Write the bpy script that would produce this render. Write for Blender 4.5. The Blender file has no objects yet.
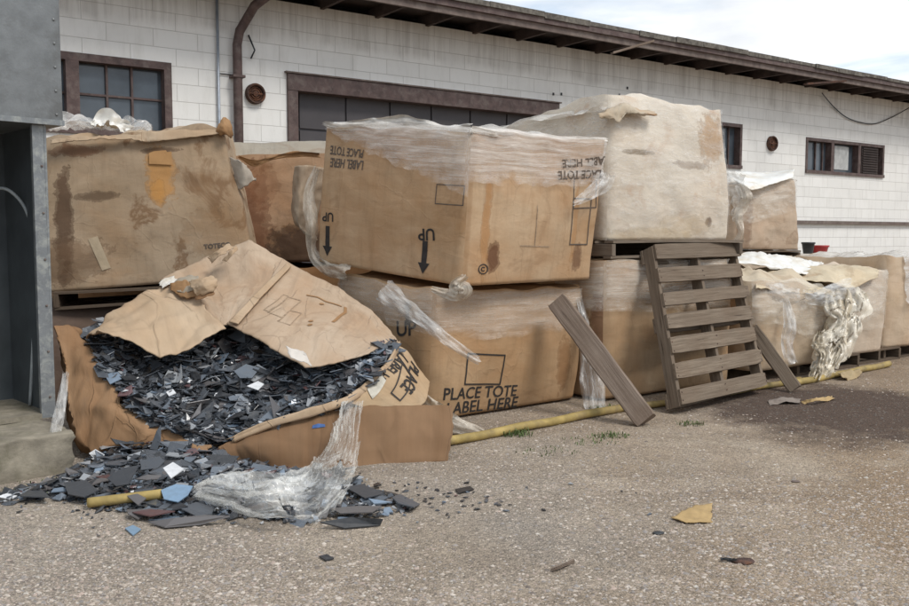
import bpy, bmesh, math, random
import numpy as np
from mathutils import Vector, noise, Matrix
R = math.radians
random.seed(7); rng = np.random.default_rng(7)
scn = bpy.context.scene; COL = scn.collection
# ------------------------------------------------------------------ camera
H = 1.25; F = 884.0; TH = math.atan(68.0 / F)
cd = bpy.data.cameras.new('camera'); cam = bpy.data.objects.new('camera', cd); COL.objects.link(cam)
cam.location = (0, 0, H); cam.rotation_euler = (math.pi / 2 - TH, 0, 0)
cd.sensor_width = 36; cd.lens = 36 * F / 909; cd.clip_end = 2000; scn.camera = cam
CO = Vector((0, 0, H))
def ray(px, py):
    a = (px - 454.5) / F; b = (303 - py) / F
    return Vector((a, b * math.sin(TH) + math.cos(TH), b * math.cos(TH) - math.sin(TH)))
def P(px, py, Y):
    d = ray(px, py); return CO + d * (Y / d.y)
def G(px, py, z=0.0):
    d = ray(px, py); return CO + d * ((z - H) / d.z)
DU = Vector((.819, .574, 0)).normalized(); DN = Vector((-DU.y, DU.x, 0))
def V(px, py, v):
    d = ray(px, py); return CO + d * (v / d.dot(DN))
def W(u, v, z): return DU * u + DN * v + Vector((0, 0, z))
def proj(p):
    q = p - CO; f = Vector((0, math.cos(TH), -math.sin(TH))); u = Vector((0, math.sin(TH), math.cos(TH)))
    z = q.dot(f); return (454.5 + F * q.x / z, 303 - F * q.dot(u) / z)
def uz(px, py, v=10.4):
    p = V(px, py, v); return p.dot(DU), p.z
def rdg(p, s=1.0, k=0):
    v = noise.noise(Vector((p[0] * s + k * 9.3, p[1] * s - k * 4.1, p[2] * s + k * 6.7))); w_ = noise.noise(Vector((p[0] * s * .7 - k, p[1] * s * .7 + k * 3, p[2] * s * .7)))
    return max(0.0, 1 - abs(v) * 7) * max(0.0, min(1.0, .5 + 1.6 * w_))
def fac(p, s=1.0, k=0):
    q = Vector((p[0] * s + k * 3.3, p[1] * s, p[2] * s - k * 2.7)); q = q + Vector((noise.noise(q * 1.3), noise.noise(q * 1.3 + Vector((7, 0, 0))), noise.noise(q * 1.3 + Vector((0, 9, 0))))) * .5
    return noise.voronoi(q)[0][0] - .45
def nz(p, s=1.0, k=0): return noise.noise(Vector((p[0] * s + k * 17.3, p[1] * s - k * 5.1, p[2] * s + k * 3.7)))
# ------------------------------------------------------------------ materials
class NT:
    def __init__(s, name):
        s.m = bpy.data.materials.new(name); s.m.use_nodes = True; s.t = s.m.node_tree; s.t.nodes.clear()
        s.out = s.t.nodes.new('ShaderNodeOutputMaterial')
    def n(s, typ, props=None, **inp):
        x = s.t.nodes.new('ShaderNode' + typ)
        for k, v in (props or {}).items(): setattr(x, k, v)
        for k, v in inp.items():
            key = k.replace('_', ' ')
            if key.isdigit(): key = int(key)
            elif k[0] == 'i' and k[1:].isdigit(): key = int(k[1:])
            s.set(x.inputs[key], v)
        return x
    def set(s, sock, v):
        if isinstance(v, bpy.types.NodeSocket): s.t.links.new(v, sock)
        elif isinstance(v, bpy.types.Node): s.t.links.new(v.outputs[0], sock)
        elif isinstance(v, (tuple, list)) and len(v) == 3 and sock.type == 'RGBA': sock.default_value = (*v, 1)
        else: sock.default_value = v
    def math(s, op, a, b=0.0, clamp=False):
        x = s.n('Math', {'operation': op, 'use_clamp': clamp}, i0=a, i1=b); return x.outputs[0]
    def mix(s, f, a, b, mode='MIX'):
        x = s.t.nodes.new('ShaderNodeMix'); x.data_type = 'RGBA'; x.blend_type = mode
        s.set(x.inputs[0], f); s.set(x.inputs[6], a); s.set(x.inputs[7], b); return x.outputs[2]
    def ramp(s, f, stops):
        x = s.t.nodes.new('ShaderNodeValToRGB'); s.set(x.inputs[0], f); e = x.color_ramp.elements
        while len(e) < len(stops): e.new(.5)
        for i, (p, c) in enumerate(stops):
            e[i].position = p; e[i].color = (*c, 1) if isinstance(c, (tuple, list)) else (c, c, c, 1)
        return x.outputs[0]
    def co(s, kind='Object', scale=(1, 1, 1), loc=(0, 0, 0), rot=(0, 0, 0)):
        t = s.n('TexCoord'); mp = s.n('Mapping', Scale=scale, Location=loc, Rotation=rot)
        s.t.links.new(t.outputs[kind], mp.inputs[0]); return mp.outputs[0]
    def noise(s, v, scale=5, detail=4, rough=.55, dist=0.0):
        x = s.n('TexNoise', None, Vector=v, Scale=scale, Detail=detail, Roughness=rough, Distortion=dist); return x.outputs[0]
    def voro(s, v, scale=5, feat='F1', out=0, rnd=1.0):
        x = s.n('TexVoronoi', {'feature': feat}, Vector=v, Scale=scale, Randomness=rnd); return x.outputs[out]
    def bump(s, h, strength=.5, dist=.01, nrm=None):
        x = s.n('Bump', None, Strength=strength, Distance=dist, Height=h)
        if nrm is not None: s.set(x.inputs['Normal'], nrm)
        return x.outputs[0]
    def bsdf(s, col, rough=.7, nrm=None, spec=.4, **kw):
        x = s.n('BsdfPrincipled'); s.set(x.inputs['Base Color'], col); s.set(x.inputs['Roughness'], rough)
        s.set(x.inputs['Specular IOR Level'], spec)
        if nrm is not None: s.set(x.inputs['Normal'], nrm)
        for k, v in kw.items(): s.set(x.inputs[k.replace('_', ' ')], v)
        return x.outputs[0]
    def done(s, sh): s.t.links.new(sh, s.out.inputs[0]); return s.m

def simple(name, col, rough=.7, var=.25, scale=8, bump=.3, spec=.4, metal=0.0, dirt=None, dirtscale=3, obj='Object'):
    t = NT(name); c = t.co(obj)
    n1 = t.noise(c, scale, 5); n2 = t.noise(c, dirtscale, 6, .65, .3)
    cc = t.mix(t.ramp(n1, [(.3, 0.0), (.7, 1.0)]), tuple(x * (1 - var) for x in col), tuple(min(1, x * (1 + var)) for x in col))
    if dirt: cc = t.mix(t.ramp(n2, [(.48, 0.0), (.66, .85)]), cc, dirt)
    return t.done(t.bsdf(cc, rough, t.bump(t.noise(c, scale * 6, 4), bump, .004), spec, Metallic=metal))

def card(name, base=(.42, .27, .15), light=(.50, .37, .25), seed=0, water=.5, spots=(), film=0.0, filmcol=(.68, .62, .53), rust=0.0, dirt=.35, crease=.4):
    t = NT(name); uv = t.co('UV', loc=(seed * 3.1, seed * 1.7, 0)); raw = t.co('UV')
    big = t.noise(uv, 1.4, 5, .6, .4)
    c = t.mix(t.ramp(big, [(.32, 0.0), (.68, 1.0)]), base, light)
    # faint handling scuffs along the flutes
    st = t.noise(t.co('UV', (1.2, 8, 1), (seed, 0, 0)), 2, 5, .6)
    c = t.mix(t.math('MULTIPLY', t.ramp(st, [(.4, 0.0), (.75, 1.0)]), .16), c, tuple(x * .72 for x in base))
    wm = t.noise(t.co('UV', loc=(seed * 1.3, 4, 0)), 2.4, 4, .55, .3)
    c = t.mix(t.math('MULTIPLY', t.ramp(wm, [(.45, 0.0), (.7, 1.0)]), .38), c, (base[0] * 1.02, base[1] * .80, base[2] * .58))
    st2 = t.noise(t.co('UV', (9, .9, 1), (seed * 2, 0, 0)), 2, 5, .65)
    c = t.mix(t.math('MULTIPLY', t.ramp(st2, [(.5, 0.0), (.8, 1.0)]), .45), c, tuple(x * .6 for x in base))
    if film:
        fs = t.noise(t.co('UV', (1.0, 1.6, 1), (seed, 0, 0), (0, 0, .2)), 2.2, 6, .6, .5)
        c = t.mix(t.math('MULTIPLY', t.ramp(fs, [(.28, .45), (.6, 1.0)]), film), c, filmcol)
    if water:
        wn = t.noise(uv, 1.7, 6, .6, .6)
        ring = t.ramp(wn, [(.565, 0.0), (.60, 1.0), (.615, 1.0), (.64, .25), (.8, .35)])
        c = t.mix(t.math('MULTIPLY', ring, water), c, (.17, .085, .035))
    if rust:
        rn = t.noise(uv, 2.6, 6, .65, .3); edge = t.noise(uv, 1.1, 3)
        c = t.mix(t.math('MULTIPLY', t.math('MULTIPLY', t.ramp(rn, [(.54, 0.0), (.7, 1.0)]), t.ramp(edge, [(.42, 0.0), (.6, 1.0)])), rust), c, (.42, .20, .07))
    for (su, sv, ru, rv, col, amt) in spots:
        mp = t.n('Mapping', {'vector_type': 'POINT'}, Vector=raw, Location=(-su / ru, -sv / rv, 0), Scale=(1 / ru, 1 / rv, 1))
        ln = t.n('VectorMath', {'operation': 'LENGTH'}, i0=mp.outputs[0]).outputs['Value']
        wob = t.noise(t.co('UV', loc=(su * 7, sv * 5, 0)), 9, 6, .7)
        d = t.math('ADD', ln, t.math('MULTIPLY', t.math('SUBTRACT', wob, .5), 2.2))
        msk = t.n('MapRange', {'clamp': True}, Value=d, i1=1.15, i2=.7, i3=0.0, i4=amt).outputs[0]
        rg_ = t.ramp(d, [(.86, 0.0), (.98, 1.0), (1.0, .9)]); rg_ = t.math('MULTIPLY', rg_, t.math('LESS_THAN', d, 1.06)); c = t.mix(msk, c, col)
        c = t.mix(t.math('MULTIPLY', rg_, .45 * amt), c, tuple(x * .55 for x in col))
    fine = t.noise(t.co('UV', (1, 1, 1)), 55, 4, .7)
    c = t.mix(t.math('MULTIPLY', fine, .28), c, tuple(x * .55 for x in base))
    dn = t.noise(uv, 4.5, 8, .75, .2)
    c = t.mix(t.math('MULTIPLY', t.ramp(dn, [(.55, 0.0), (.72, 1.0)]), dirt), c, (.12, .085, .06))
    wv = t.n('TexWave', {'wave_type': 'BANDS', 'bands_direction': 'X'}, Vector=raw, Scale=22.0, Distortion=.4).outputs['Fac']
    b = t.bump(t.math('ADD', t.math('MULTIPLY', wv, .025), t.noise(uv, 9, 5, .5)), .18, .010)
    b = t.bump(t.noise(t.co('UV', (1.5, 3, 1), (seed, 1, 0)), 4, 4, .5, .6), .25 + .25 * film, .02, b)
    dv = t.n('VectorMath', {'operation': 'ADD'}, i0=t.co('UV', (1.4, 1.0, 1), (seed, seed, 0)), i1=t.n('VectorMath', {'operation': 'SCALE'}, i0=t.n('TexNoise', None, Vector=raw, Scale=2.5, Detail=4.0).outputs['Color'], Scale=.45).outputs[0]).outputs[0]
    ve = t.n('TexVoronoi', {'feature': 'DISTANCE_TO_EDGE'}, Vector=dv, Scale=2.3).outputs['Distance']
    cm = t.ramp(t.noise(uv, 3.1, 4, .6), [(.45, 0.0), (.58, 1.0)]); cr = t.math('MULTIPLY', t.ramp(ve, [(.0, 1.0), (.022, 0.0)]), cm)
    b = t.bump(cr, .4 * crease * (1 - film), .010, b); c = t.mix(t.math('MULTIPLY', cr, .36 * crease * (1 - film)), c, tuple(x * .45 for x in base))
    return t.done(t.bsdf(c, .85 - .38 * film, b, .3 + .15 * film))

def filmmat(name, lo=.12, hi=.8, scale=(1.2, 16, 1), rot=.0, col=(.82, .80, .76), seed=0, rough=.22, kind='UV', thr=(.35, .72), holes=0.0, fade=False):
    t = NT(name); v = t.co(kind, scale, (seed * 2.3, seed, 0), (0, 0, rot))
    n1 = t.noise(v, 2.0, 5, .62, .8); n2 = t.noise(t.co(kind, loc=(seed, 3, 0)), 2.3, 5, .6, .4)
    a = t.math('MULTIPLY', t.ramp(n1, [(thr[0], 0.0), (thr[1], 1.0)]), t.ramp(n2, [(.25, .55), (.7, 1.0)]))
    n3 = t.noise(t.co(kind, (scale[0] * 1.7, scale[1] * 2.6, 1), (seed, 9, 0), (0, 0, rot + .12)), 2.0, 4, .6, .4)
    ridge = t.ramp(n3, [(.47, 0.0), (.5, 1.0), (.53, 0.0)])
    a = t.math('ADD', t.math('MULTIPLY', a, hi - lo), lo, True); a = t.math('ADD', a, t.math('MULTIPLY', ridge, .18), True)
    if holes: a = t.math('MULTIPLY', a, t.ramp(t.noise(t.co(kind, (7, 11, 1), (seed, 2, 0)), 1.6, 4, .6, .8), [(holes, 0.0), (holes + .03, 1.0)]))
    if fade:
        fd = t.n('Attribute', {'attribute_name': 'fade'}).outputs['Fac']; fn = t.noise(t.co(kind, (2.5, 5, 1), (seed, 4, 0)), 2.2, 5, .65, .5)
        a = t.math('MULTIPLY', a, t.n('MapRange', {'clamp': True}, Value=t.math('ADD', fd, t.math('MULTIPLY', t.math('SUBTRACT', fn, .5), .9)), i1=-.06, i2=.24, i3=0.0, i4=1.0).outputs[0])
    dn = t.noise(t.co(kind), 5, 6, .7)
    cc = t.mix(t.math('MULTIPLY', t.ramp(dn, [(.5, 0.0), (.75, 1.0)]), .5), col, (.42, .35, .26))
    b = t.bump(t.math('ADD', n1, t.math('MULTIPLY', ridge, .25)), .5, .015)
    pr = t.bsdf(cc, rough * .8, b, .9)
    tr = t.n('BsdfTransparent'); mx = t.n('MixShader', None, Fac=a); t.t.links.new(tr.outputs[0], mx.inputs[1]); t.t.links.new(pr, mx.inputs[2])
    return t.done(mx.outputs[0])

def woodmat(name, a=(.24, .19, .145), b=(.40, .345, .28), seed=0, axis='UV'):
    t = NT(name); info = t.n('ObjectInfo').outputs['Random']
    cmb = t.n('CombineXYZ', None, X=t.math('MULTIPLY', info, 37.0), Y=t.math('MULTIPLY', info, 11.0))
    v = t.n('VectorMath', {'operation': 'ADD'}, i0=t.co(axis, (1.2, 26, 26)), i1=cmb).outputs[0]
    v2 = t.n('VectorMath', {'operation': 'ADD'}, i0=t.co(axis), i1=cmb).outputs[0]
    g = t.noise(v, 2.2, 7, .65, .5); c = t.mix(t.ramp(g, [(.3, 0.0), (.7, 1.0)]), a, b)
    c = t.mix(t.math('MULTIPLY', t.ramp(t.noise(v2, 3, 5, .6), [(.4, 0.0), (.75, 1.0)]), .6), c, (.15, .10, .065))
    c = t.mix(t.math('MULTIPLY', info, .5), c, (.11, .082, .06))
    cr = t.ramp(g, [(.30, 0.0), (.36, 1.0)])
    c = t.mix(t.math('SUBTRACT', 1.0, cr), c, (.05, .035, .025))
    return t.done(t.bsdf(c, .88, t.bump(g, .7, .008), .2))

M = {}
M['wood'] = woodmat('weathered_pallet_wood', (.105, .078, .055), (.27, .212, .155))
M['wood_grey'] = woodmat('grey_brown_timber', (.14, .10, .078), (.33, .26, .205))
M['wood_dark'] = woodmat('dark_pallet_wood', (.07, .05, .035), (.16, .12, .085))
M['ink'] = simple('black_print', (.028, .024, .022), .75, .3, 30)
M['ink_faded'] = simple('faded_grey_print', (.11, .085, .068), .85, .3, 60)
M['pen'] = simple('pale_pen_print', (.33, .24, .16), .85, .3, 60)
M['rawcard'] = card('inner_cardboard', (.43, .27, .14), (.50, .335, .19), 3, .2, dirt=.2)
M['brownliner'] = card('brown_inner_liner', (.26, .145, .07), (.35, .215, .12), 5, .12, dirt=.15)
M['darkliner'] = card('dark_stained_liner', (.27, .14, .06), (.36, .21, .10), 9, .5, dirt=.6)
M['film'] = filmmat('stretch_film_clear', .10, .62)
M['film_milky'] = filmmat('stretch_film_milky', .35, .9, (1.5, 9, 1), col=(.84, .78, .69), seed=2, rough=.3)
M['film_loose'] = filmmat('loose_film', .15, .78, (3, 18, 1), col=(.86, .84, .80), seed=4, rough=.25)
M['film_dirty'] = filmmat('dirty_loose_film', .35, .92, (5, 16, 1), col=(.66, .58, .47), seed=6, rough=.35)
M['white'] = simple('white_sheet', (.76, .74, .69), .35, .10, 4, .6, .4, 0, (.58, .50, .38), 4)
M['steel'] = simple('grey_painted_steel', (.175, .182, .182), .42, .14, 14, .25, .5, .3, (.12, .12, .115), 5)
M['steel_edge'] = simple('pale_steel_edge', (.20, .21, .215), .45, .12, 12, .3, .5, .3, (.36, .37, .34), 18)
M['steel_shaded'] = simple('shaded_inner_steel', (.075, .085, .09), .5, .2, 5, .2, .4, .2)  # darker than the housing steel: shade of the open bay put into the colour
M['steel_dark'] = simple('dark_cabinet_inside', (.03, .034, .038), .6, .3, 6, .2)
M['concrete'] = simple('rough_concrete', (.25, .22, .17), .92, .3, 9, 1.0, .2, 0, (.13, .12, .08), 4)
M['brown_paint'] = simple('weathered_brown_paint', (.095, .062, .055), .6, .3, 10, .5, .35, 0, (.15, .115, .10), 9)
M['fascia'] = simple('grey_brown_fascia', (.145, .11, .095), .75, .3, 7, .6, .25, 0, (.22, .18, .155), 5)
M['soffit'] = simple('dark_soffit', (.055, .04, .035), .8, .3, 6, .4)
M['shingle'] = simple('weathered_roofing_edge', (.15, .135, .115), .9, .4, 16, 1, .2, 0, (.06, .05, .045), 6)
M['door'] = simple('dark_grey_door_panel', (.072, .064, .066), .55, .12, 3, .15, .4)
M['rust'] = simple('rusty_iron', (.075, .045, .036), .8, .5, 30, .8, .3, .2, (.17, .075, .04), 14)
M['conduit'] = simple('galvanised_conduit', (.36, .39, .43), .45, .15, 20, .2, .5, .4)
M['black'] = simple('black_plastic', (.03, .032, .034), .45, .3, 10, .2)
M['red'] = simple('red_plastic', (.35, .03, .03), .4, .2, 10, .2)
M['hose'] = simple('grey_hose', (.30, .32, .32), .45, .15, 10, .2)
M['pipe'] = simple('dirty_yellow_pipe', (.35, .255, .09), .6, .3, 9, .4, .3, 0, (.19, .14, .075), 4)
M['curtain'] = simple('pale_curtain', (.45, .45, .43), .8, .2, 9, .3)
M['blue'] = simple('blue_paint_mark', (.04, .10, .26), .6, .3, 30)
M['leaf'] = simple('yellow_scrap', (.40, .27, .12), .8, .2, 12, .4)
M['green'] = simple('weed_green', (.085, .12, .035), .7, .35, 20, .2)
def glassm():
    t = NT('dark_window_glass'); c = t.co('Object')
    col = t.mix(t.ramp(t.noise(c, 2, 4), [(.3, 0.0), (.7, 1.0)]), (.045, .055, .065), (.10, .12, .14))
    return t.done(t.bsdf(col, .12, t.bump(t.noise(c, 1.5, 2), .15, .02), .6))
M['glass'] = glassm()
def shardm():
    t = NT('broken_shard_surface'); a = t.n('Attribute', {'attribute_name': 'tint'}).outputs['Color']
    n = t.noise(t.co('Object'), 40, 4, .6)
    c = t.mix(t.math('MULTIPLY', t.ramp(n, [(.45, 0.0), (.8, 1.0)]), .4), a, (.10, .095, .09))
    return t.done(t.bsdf(c, t.ramp(n, [(.3, .16), (.8, .5)]), t.bump(n, .2, .004), .8))
M['shard'] = shardm()
def flat(name, col, rough=.3):
    t = NT(name); n = t.noise(t.co('Object'), 30, 5, .6)
    c = t.mix(t.math('MULTIPLY', t.ramp(n, [(.4, 0.0), (.8, 1.0)]), .35), col, (.12, .115, .11))
    return t.done(t.bsdf(c, t.ramp(n, [(.3, rough), (.8, rough + .35)]), t.bump(n, .2, .004), .5))
TINTS = [(.026, .028, .032), (.045, .050, .058), (.078, .086, .098), (.016, .017, .019), (.12, .14, .165), (.12, .11, .108), (.11, .055, .055), (.17, .22, .28), (.30, .31, .32), (.66, .66, .66)]
TW = [19, 21, 21, 11, 12, 9, 2.2, 3.5, 7, 1.6]
SM = [flat('shard_colour', c) for c in TINTS]
def chipm():
    t = NT('gravel_chip_surface'); a = t.n('Attribute', {'attribute_name': 'tint'}).outputs['Color']
    n = t.noise(t.co('Object'), 300, 3)
    c = t.mix(t.math('MULTIPLY', n, .35), a, (.12, .10, .08))
    return t.done(t.bsdf(c, .85, t.bump(n, .3, .002), .25))
M['chip'] = chipm()
# ------------------------------------------------------------------ object helpers
def tag(o, label=None, cat=None, group=None, kind=None):
    if label: o['label'] = label
    if cat: o['category'] = cat
    if group: o['group'] = group
    if kind: o['kind'] = kind
    return o
def thing(name, label, cat, loc, group=None):
    o = bpy.data.objects.new(name, None); COL.objects.link(o); o.location = loc; o.empty_display_size = .1
    return tag(o, label, cat, group)
def origin_of(o):
    p = Vector((0, 0, 0))
    while o is not None: p = p + Vector(o.location); o = o.parent
    return p
def mk(name, vs, fs, mat, parent=None, uvs=None, smooth=False, loc=None, tint=None):
    """verts in world space; stored relative to the parent thing / own origin"""
    base = origin_of(parent) if parent is not None else (Vector(loc) if loc is not None else Vector((0, 0, 0)))
    me = bpy.data.meshes.new(name); me.from_pydata([tuple(Vector(v) - base) for v in vs], [], fs)
    if uvs is not None:
        l = me.uv_layers.new(name='UVMap')
        vi = np.empty(len(me.loops), dtype=np.int32); me.loops.foreach_get('vertex_index', vi)
        l.data.foreach_set('uv', np.asarray(uvs, dtype=np.float32)[vi].ravel())
    if smooth: me.polygons.foreach_set('use_smooth', [True] * len(me.polygons))
    me.materials.append(mat); me.update()
    o = bpy.data.objects.new(name, me); COL.objects.link(o)
    if parent is not None: o.parent = parent
    elif loc is not None: o.location = loc
    return o
def solid(o, th, off=0.0):
    m = o.modifiers.new('thickness', 'SOLIDIFY'); m.thickness = th; m.offset = off; return o
class MB:
    def __init__(s): s.v = []; s.f = []; s.uv = []
    def box(s, o, a, b, c):
        """box from corner o along vectors a,b,c; UV runs along a in metres"""
        o = Vector(o); k = len(s.v); la, lb, lc = a.length, b.length, c.length
        if a.cross(b).dot(c) < 0: b, c, lb, lc = c, b, lc, lb
        q = [o, o + a, o + a + b, o + b]; q += [x + c for x in q]
        for fc, uvs in (((0, 3, 2, 1), [(0, 0), (0, lb), (la, lb), (la, 0)]), ((4, 5, 6, 7), [(0, .5), (la, .5), (la, .5 + lb), (0, .5 + lb)]),
                        ((0, 1, 5, 4), [(0, 1), (la, 1), (la, 1 + lc), (0, 1 + lc)]), ((2, 3, 7, 6), [(la, 2), (0, 2), (0, 2 + lc), (la, 2 + lc)]),
                        ((1, 2, 6, 5), [(.3, 3), (.3 + .02, 3 + lb), (.3 + .02, 3.2 + lb), (.3, 3.2)]), ((3, 0, 4, 7), [(.3, 4), (.32, 4 + lb), (.32, 4.2 + lb), (.3, 4.2)])):
            i0 = len(s.v)
            for j, u in zip(fc, uvs): s.v.append(q[j]); s.uv.append(u)
            s.f.append((i0, i0 + 1, i0 + 2, i0 + 3))
        return s
    def ubox(s, u0, u1, v0, v1, z0, z1): return s.box(W(u0, v0, z0), DU * (u1 - u0), DN * (v1 - v0), Vector((0, 0, z1 - z0)))
    def tube(s, pts, r, n=12, caps=True):
        pts = [Vector(p) for p in pts]; k = len(s.v); L = 0; rr = r if isinstance(r, (list, tuple)) else [r] * len(pts); ref = None
        for i, p in enumerate(pts):
            d = (pts[min(i + 1, len(pts) - 1)] - pts[max(i - 1, 0)]).normalized()
            if ref is None: ref = d.orthogonal().normalized()
            ref = (ref - d * ref.dot(d)).normalized(); b = d.cross(ref)
            if i: L += (p - pts[i - 1]).length
            for j in range(n):
                a = 2 * math.pi * j / n; s.v.append(p + (ref * math.cos(a) + b * math.sin(a)) * rr[i]); s.uv.append((L, a * rr[i]))
        for i in range(len(pts) - 1):
            for j in range(n):
                s.f.append((k + i * n + j, k + i * n + (j + 1) % n, k + (i + 1) * n + (j + 1) % n, k + (i + 1) * n + j))
        if caps: s.f.append(tuple(k + j for j in range(n))[::-1]); s.f.append(tuple(k + (len(pts) - 1) * n + j for j in range(n)))
        return s
    def disc(s, c, nrm, prof, n=28):
        """lathe: prof = [(radius, height along nrm)]"""
        nrm = nrm.normalized(); a = nrm.orthogonal().normalized(); b = nrm.cross(a); k = len(s.v)
        for (r, h) in prof:
            for j in range(n):
                t = 2 * math.pi * j / n; s.v.append(Vector(c) + (a * math.cos(t) + b * math.sin(t)) * r + nrm * h); s.uv.append((r, t))
        for i in range(len(prof) - 1):
            for j in range(n): s.f.append((k + i * n + j, k + i * n + (j + 1) % n, k + (i + 1) * n + (j + 1) % n, k + (i + 1) * n + j))
        s.f.append(tuple(k + (len(prof) - 1) * n + j for j in range(n)))
        return s
    def go(s, name, mat, parent=None, smooth=False, loc=None, bevel=0, wob=0.0):
        if wob: s.v = [v + Vector((nz(v, 6), nz(v, 6, 1), nz(v, 6, 2))) * wob for v in s.v]
        o = mk(name, s.v, s.f, mat, parent, s.uv, smooth, loc)
        if bevel:
            bm = bmesh.new(); bm.from_mesh(o.data); bmesh.ops.remove_doubles(bm, verts=bm.verts, dist=1e-5); bm.to_mesh(o.data); bm.free()
            m = o.modifiers.new('edge', 'BEVEL'); m.width = bevel; m.segments = 2; m.limit_method = 'ANGLE'
        return o
def crom(p, t):
    n = len(p) - 1; t = max(0, min(n - 1e-6, t * n)); i = int(t); f = t - i
    a, b, c, d = p[max(i - 1, 0)], p[i], p[min(i + 1, n)], p[min(i + 2, n)]
    return .5 * ((2 * b) + (c - a) * f + (2 * a - 5 * b + 4 * c - d) * f * f + (3 * b - a - 3 * c + d) * f ** 3)
def lerp(p, t):
    n = len(p) - 1; t = max(0, min(n - 1e-6, t * n)); i = int(t); return p[i].lerp(p[i + 1], t - i)
def refine(fn, u, v, px, py, st):
    def e(u_, v_): q = proj(fn(u_, v_)); return (q[0] - px) ** 2 + (q[1] - py) ** 2
    cur = e(u, v)
    for _ in range(40):
        bestn = min(((e(max(0, min(1, u + du)), max(0, min(1, v + dv))), max(0, min(1, u + du)), max(0, min(1, v + dv))) for du in (-st, 0, st) for dv in (-st, 0, st)), key=lambda x: x[0])
        if bestn[0] < cur - 1e-9: cur, u, v = bestn
        else: st *= .5
    return u, v
class Loft:
    """surface through rows of points; rows given as (px,py,Y) or Vectors"""
    def __init__(s, rows, crumple=.012, cs=5, fine=.003, seed=0, soft=True, rag=.0, folds=0.0):
        s.folds = folds; s.rows = [[p if isinstance(p, Vector) else P(*p) for p in r] for r in rows]; s.c = crumple; s.cs = cs; s.fine = fine; s.seed = seed
        s.f = crom if soft else lerp; s.rag = rag
        s.L = sum((s.rows[0][i + 1] - s.rows[0][i]).length for i in range(len(s.rows[0]) - 1))
        s.Hh = sum((s.rows[i + 1][0] - s.rows[i][0]).length for i in range(len(s.rows) - 1))
    def raw(s, a, t): return s.f([s.f(r, a) for r in s.rows], t)
    def nrm(s, a, t):
        e = .01; da = s.raw(min(1, a + e), t) - s.raw(max(0, a - e), t); dt = s.raw(a, min(1, t + e)) - s.raw(a, max(0, t - e))
        n = da.cross(dt); return n.normalized() if n.length > 1e-9 else Vector((0, 0, 1))
    def at(s, a, t, off=0.0):
        p = s.raw(a, t); n = s.nrm(a, t)
        d = s.c * .42 * rdg(p, s.cs * .8, s.seed) + s.folds * (1 - abs(noise.noise(Vector((t * 13 + 1.5 * noise.noise(Vector((a * 5, t * 2, 0))), a * 2.2, s.seed)))) * 2.5) + s.c * .75 * fac(p, s.cs * .75, s.seed) + s.c * .5 * fac(p, s.cs * 2.1, s.seed + 2) + s.c * .6 * nz(p, s.cs * .7, s.seed) + s.c * .5 * abs(nz(p, s.cs * 2.3, s.seed + 1)) + s.fine * nz(p, 22, s.seed)
        if s.rag:
            e = min(a, 1 - a, t, 1 - t)
            if e < .04: q = nz(p, 26, s.seed + 5) * s.rag * (1 - e / .04); p = p + (s.raw(.5, .5) - p).normalized() * q
        return p + n * (d + off)
    def grid(s, name, mat, parent=None, nu=40, nv=24, th=.006, a0=0, a1=1, loc=None, smooth=True, hole=None):
        vs, uv, fs = [], [], []
        for j in range(nv + 1):
            for i in range(nu + 1):
                a = a0 + (a1 - a0) * i / nu; t = j / nv; vs.append(s.at(a, t)); uv.append((a * s.L, t * s.Hh))
        for j in range(nv):
            for i in range(nu):
                if hole and hole((i + .5) / nu, (j + .5) / nv): continue
                k = j * (nu + 1) + i; fs.append((k, k + 1, k + nu + 2, k + nu + 1))
        o = mk(name, vs, fs, mat, parent, uv, smooth, loc)
        if th: solid(o, th)
        return o
    def find(s, px, py):
        best = None
        for j in range(41):
            for i in range(41):
                q = proj(s.raw(i / 40, j / 40)); d = (q[0] - px) ** 2 + (q[1] - py) ** 2
                if best is None or d < best[0]: best = (d, i / 40, j / 40)
        return refine(lambda u, v: s.raw(u, v), best[1], best[2], px, py, 1 / 40)
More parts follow.
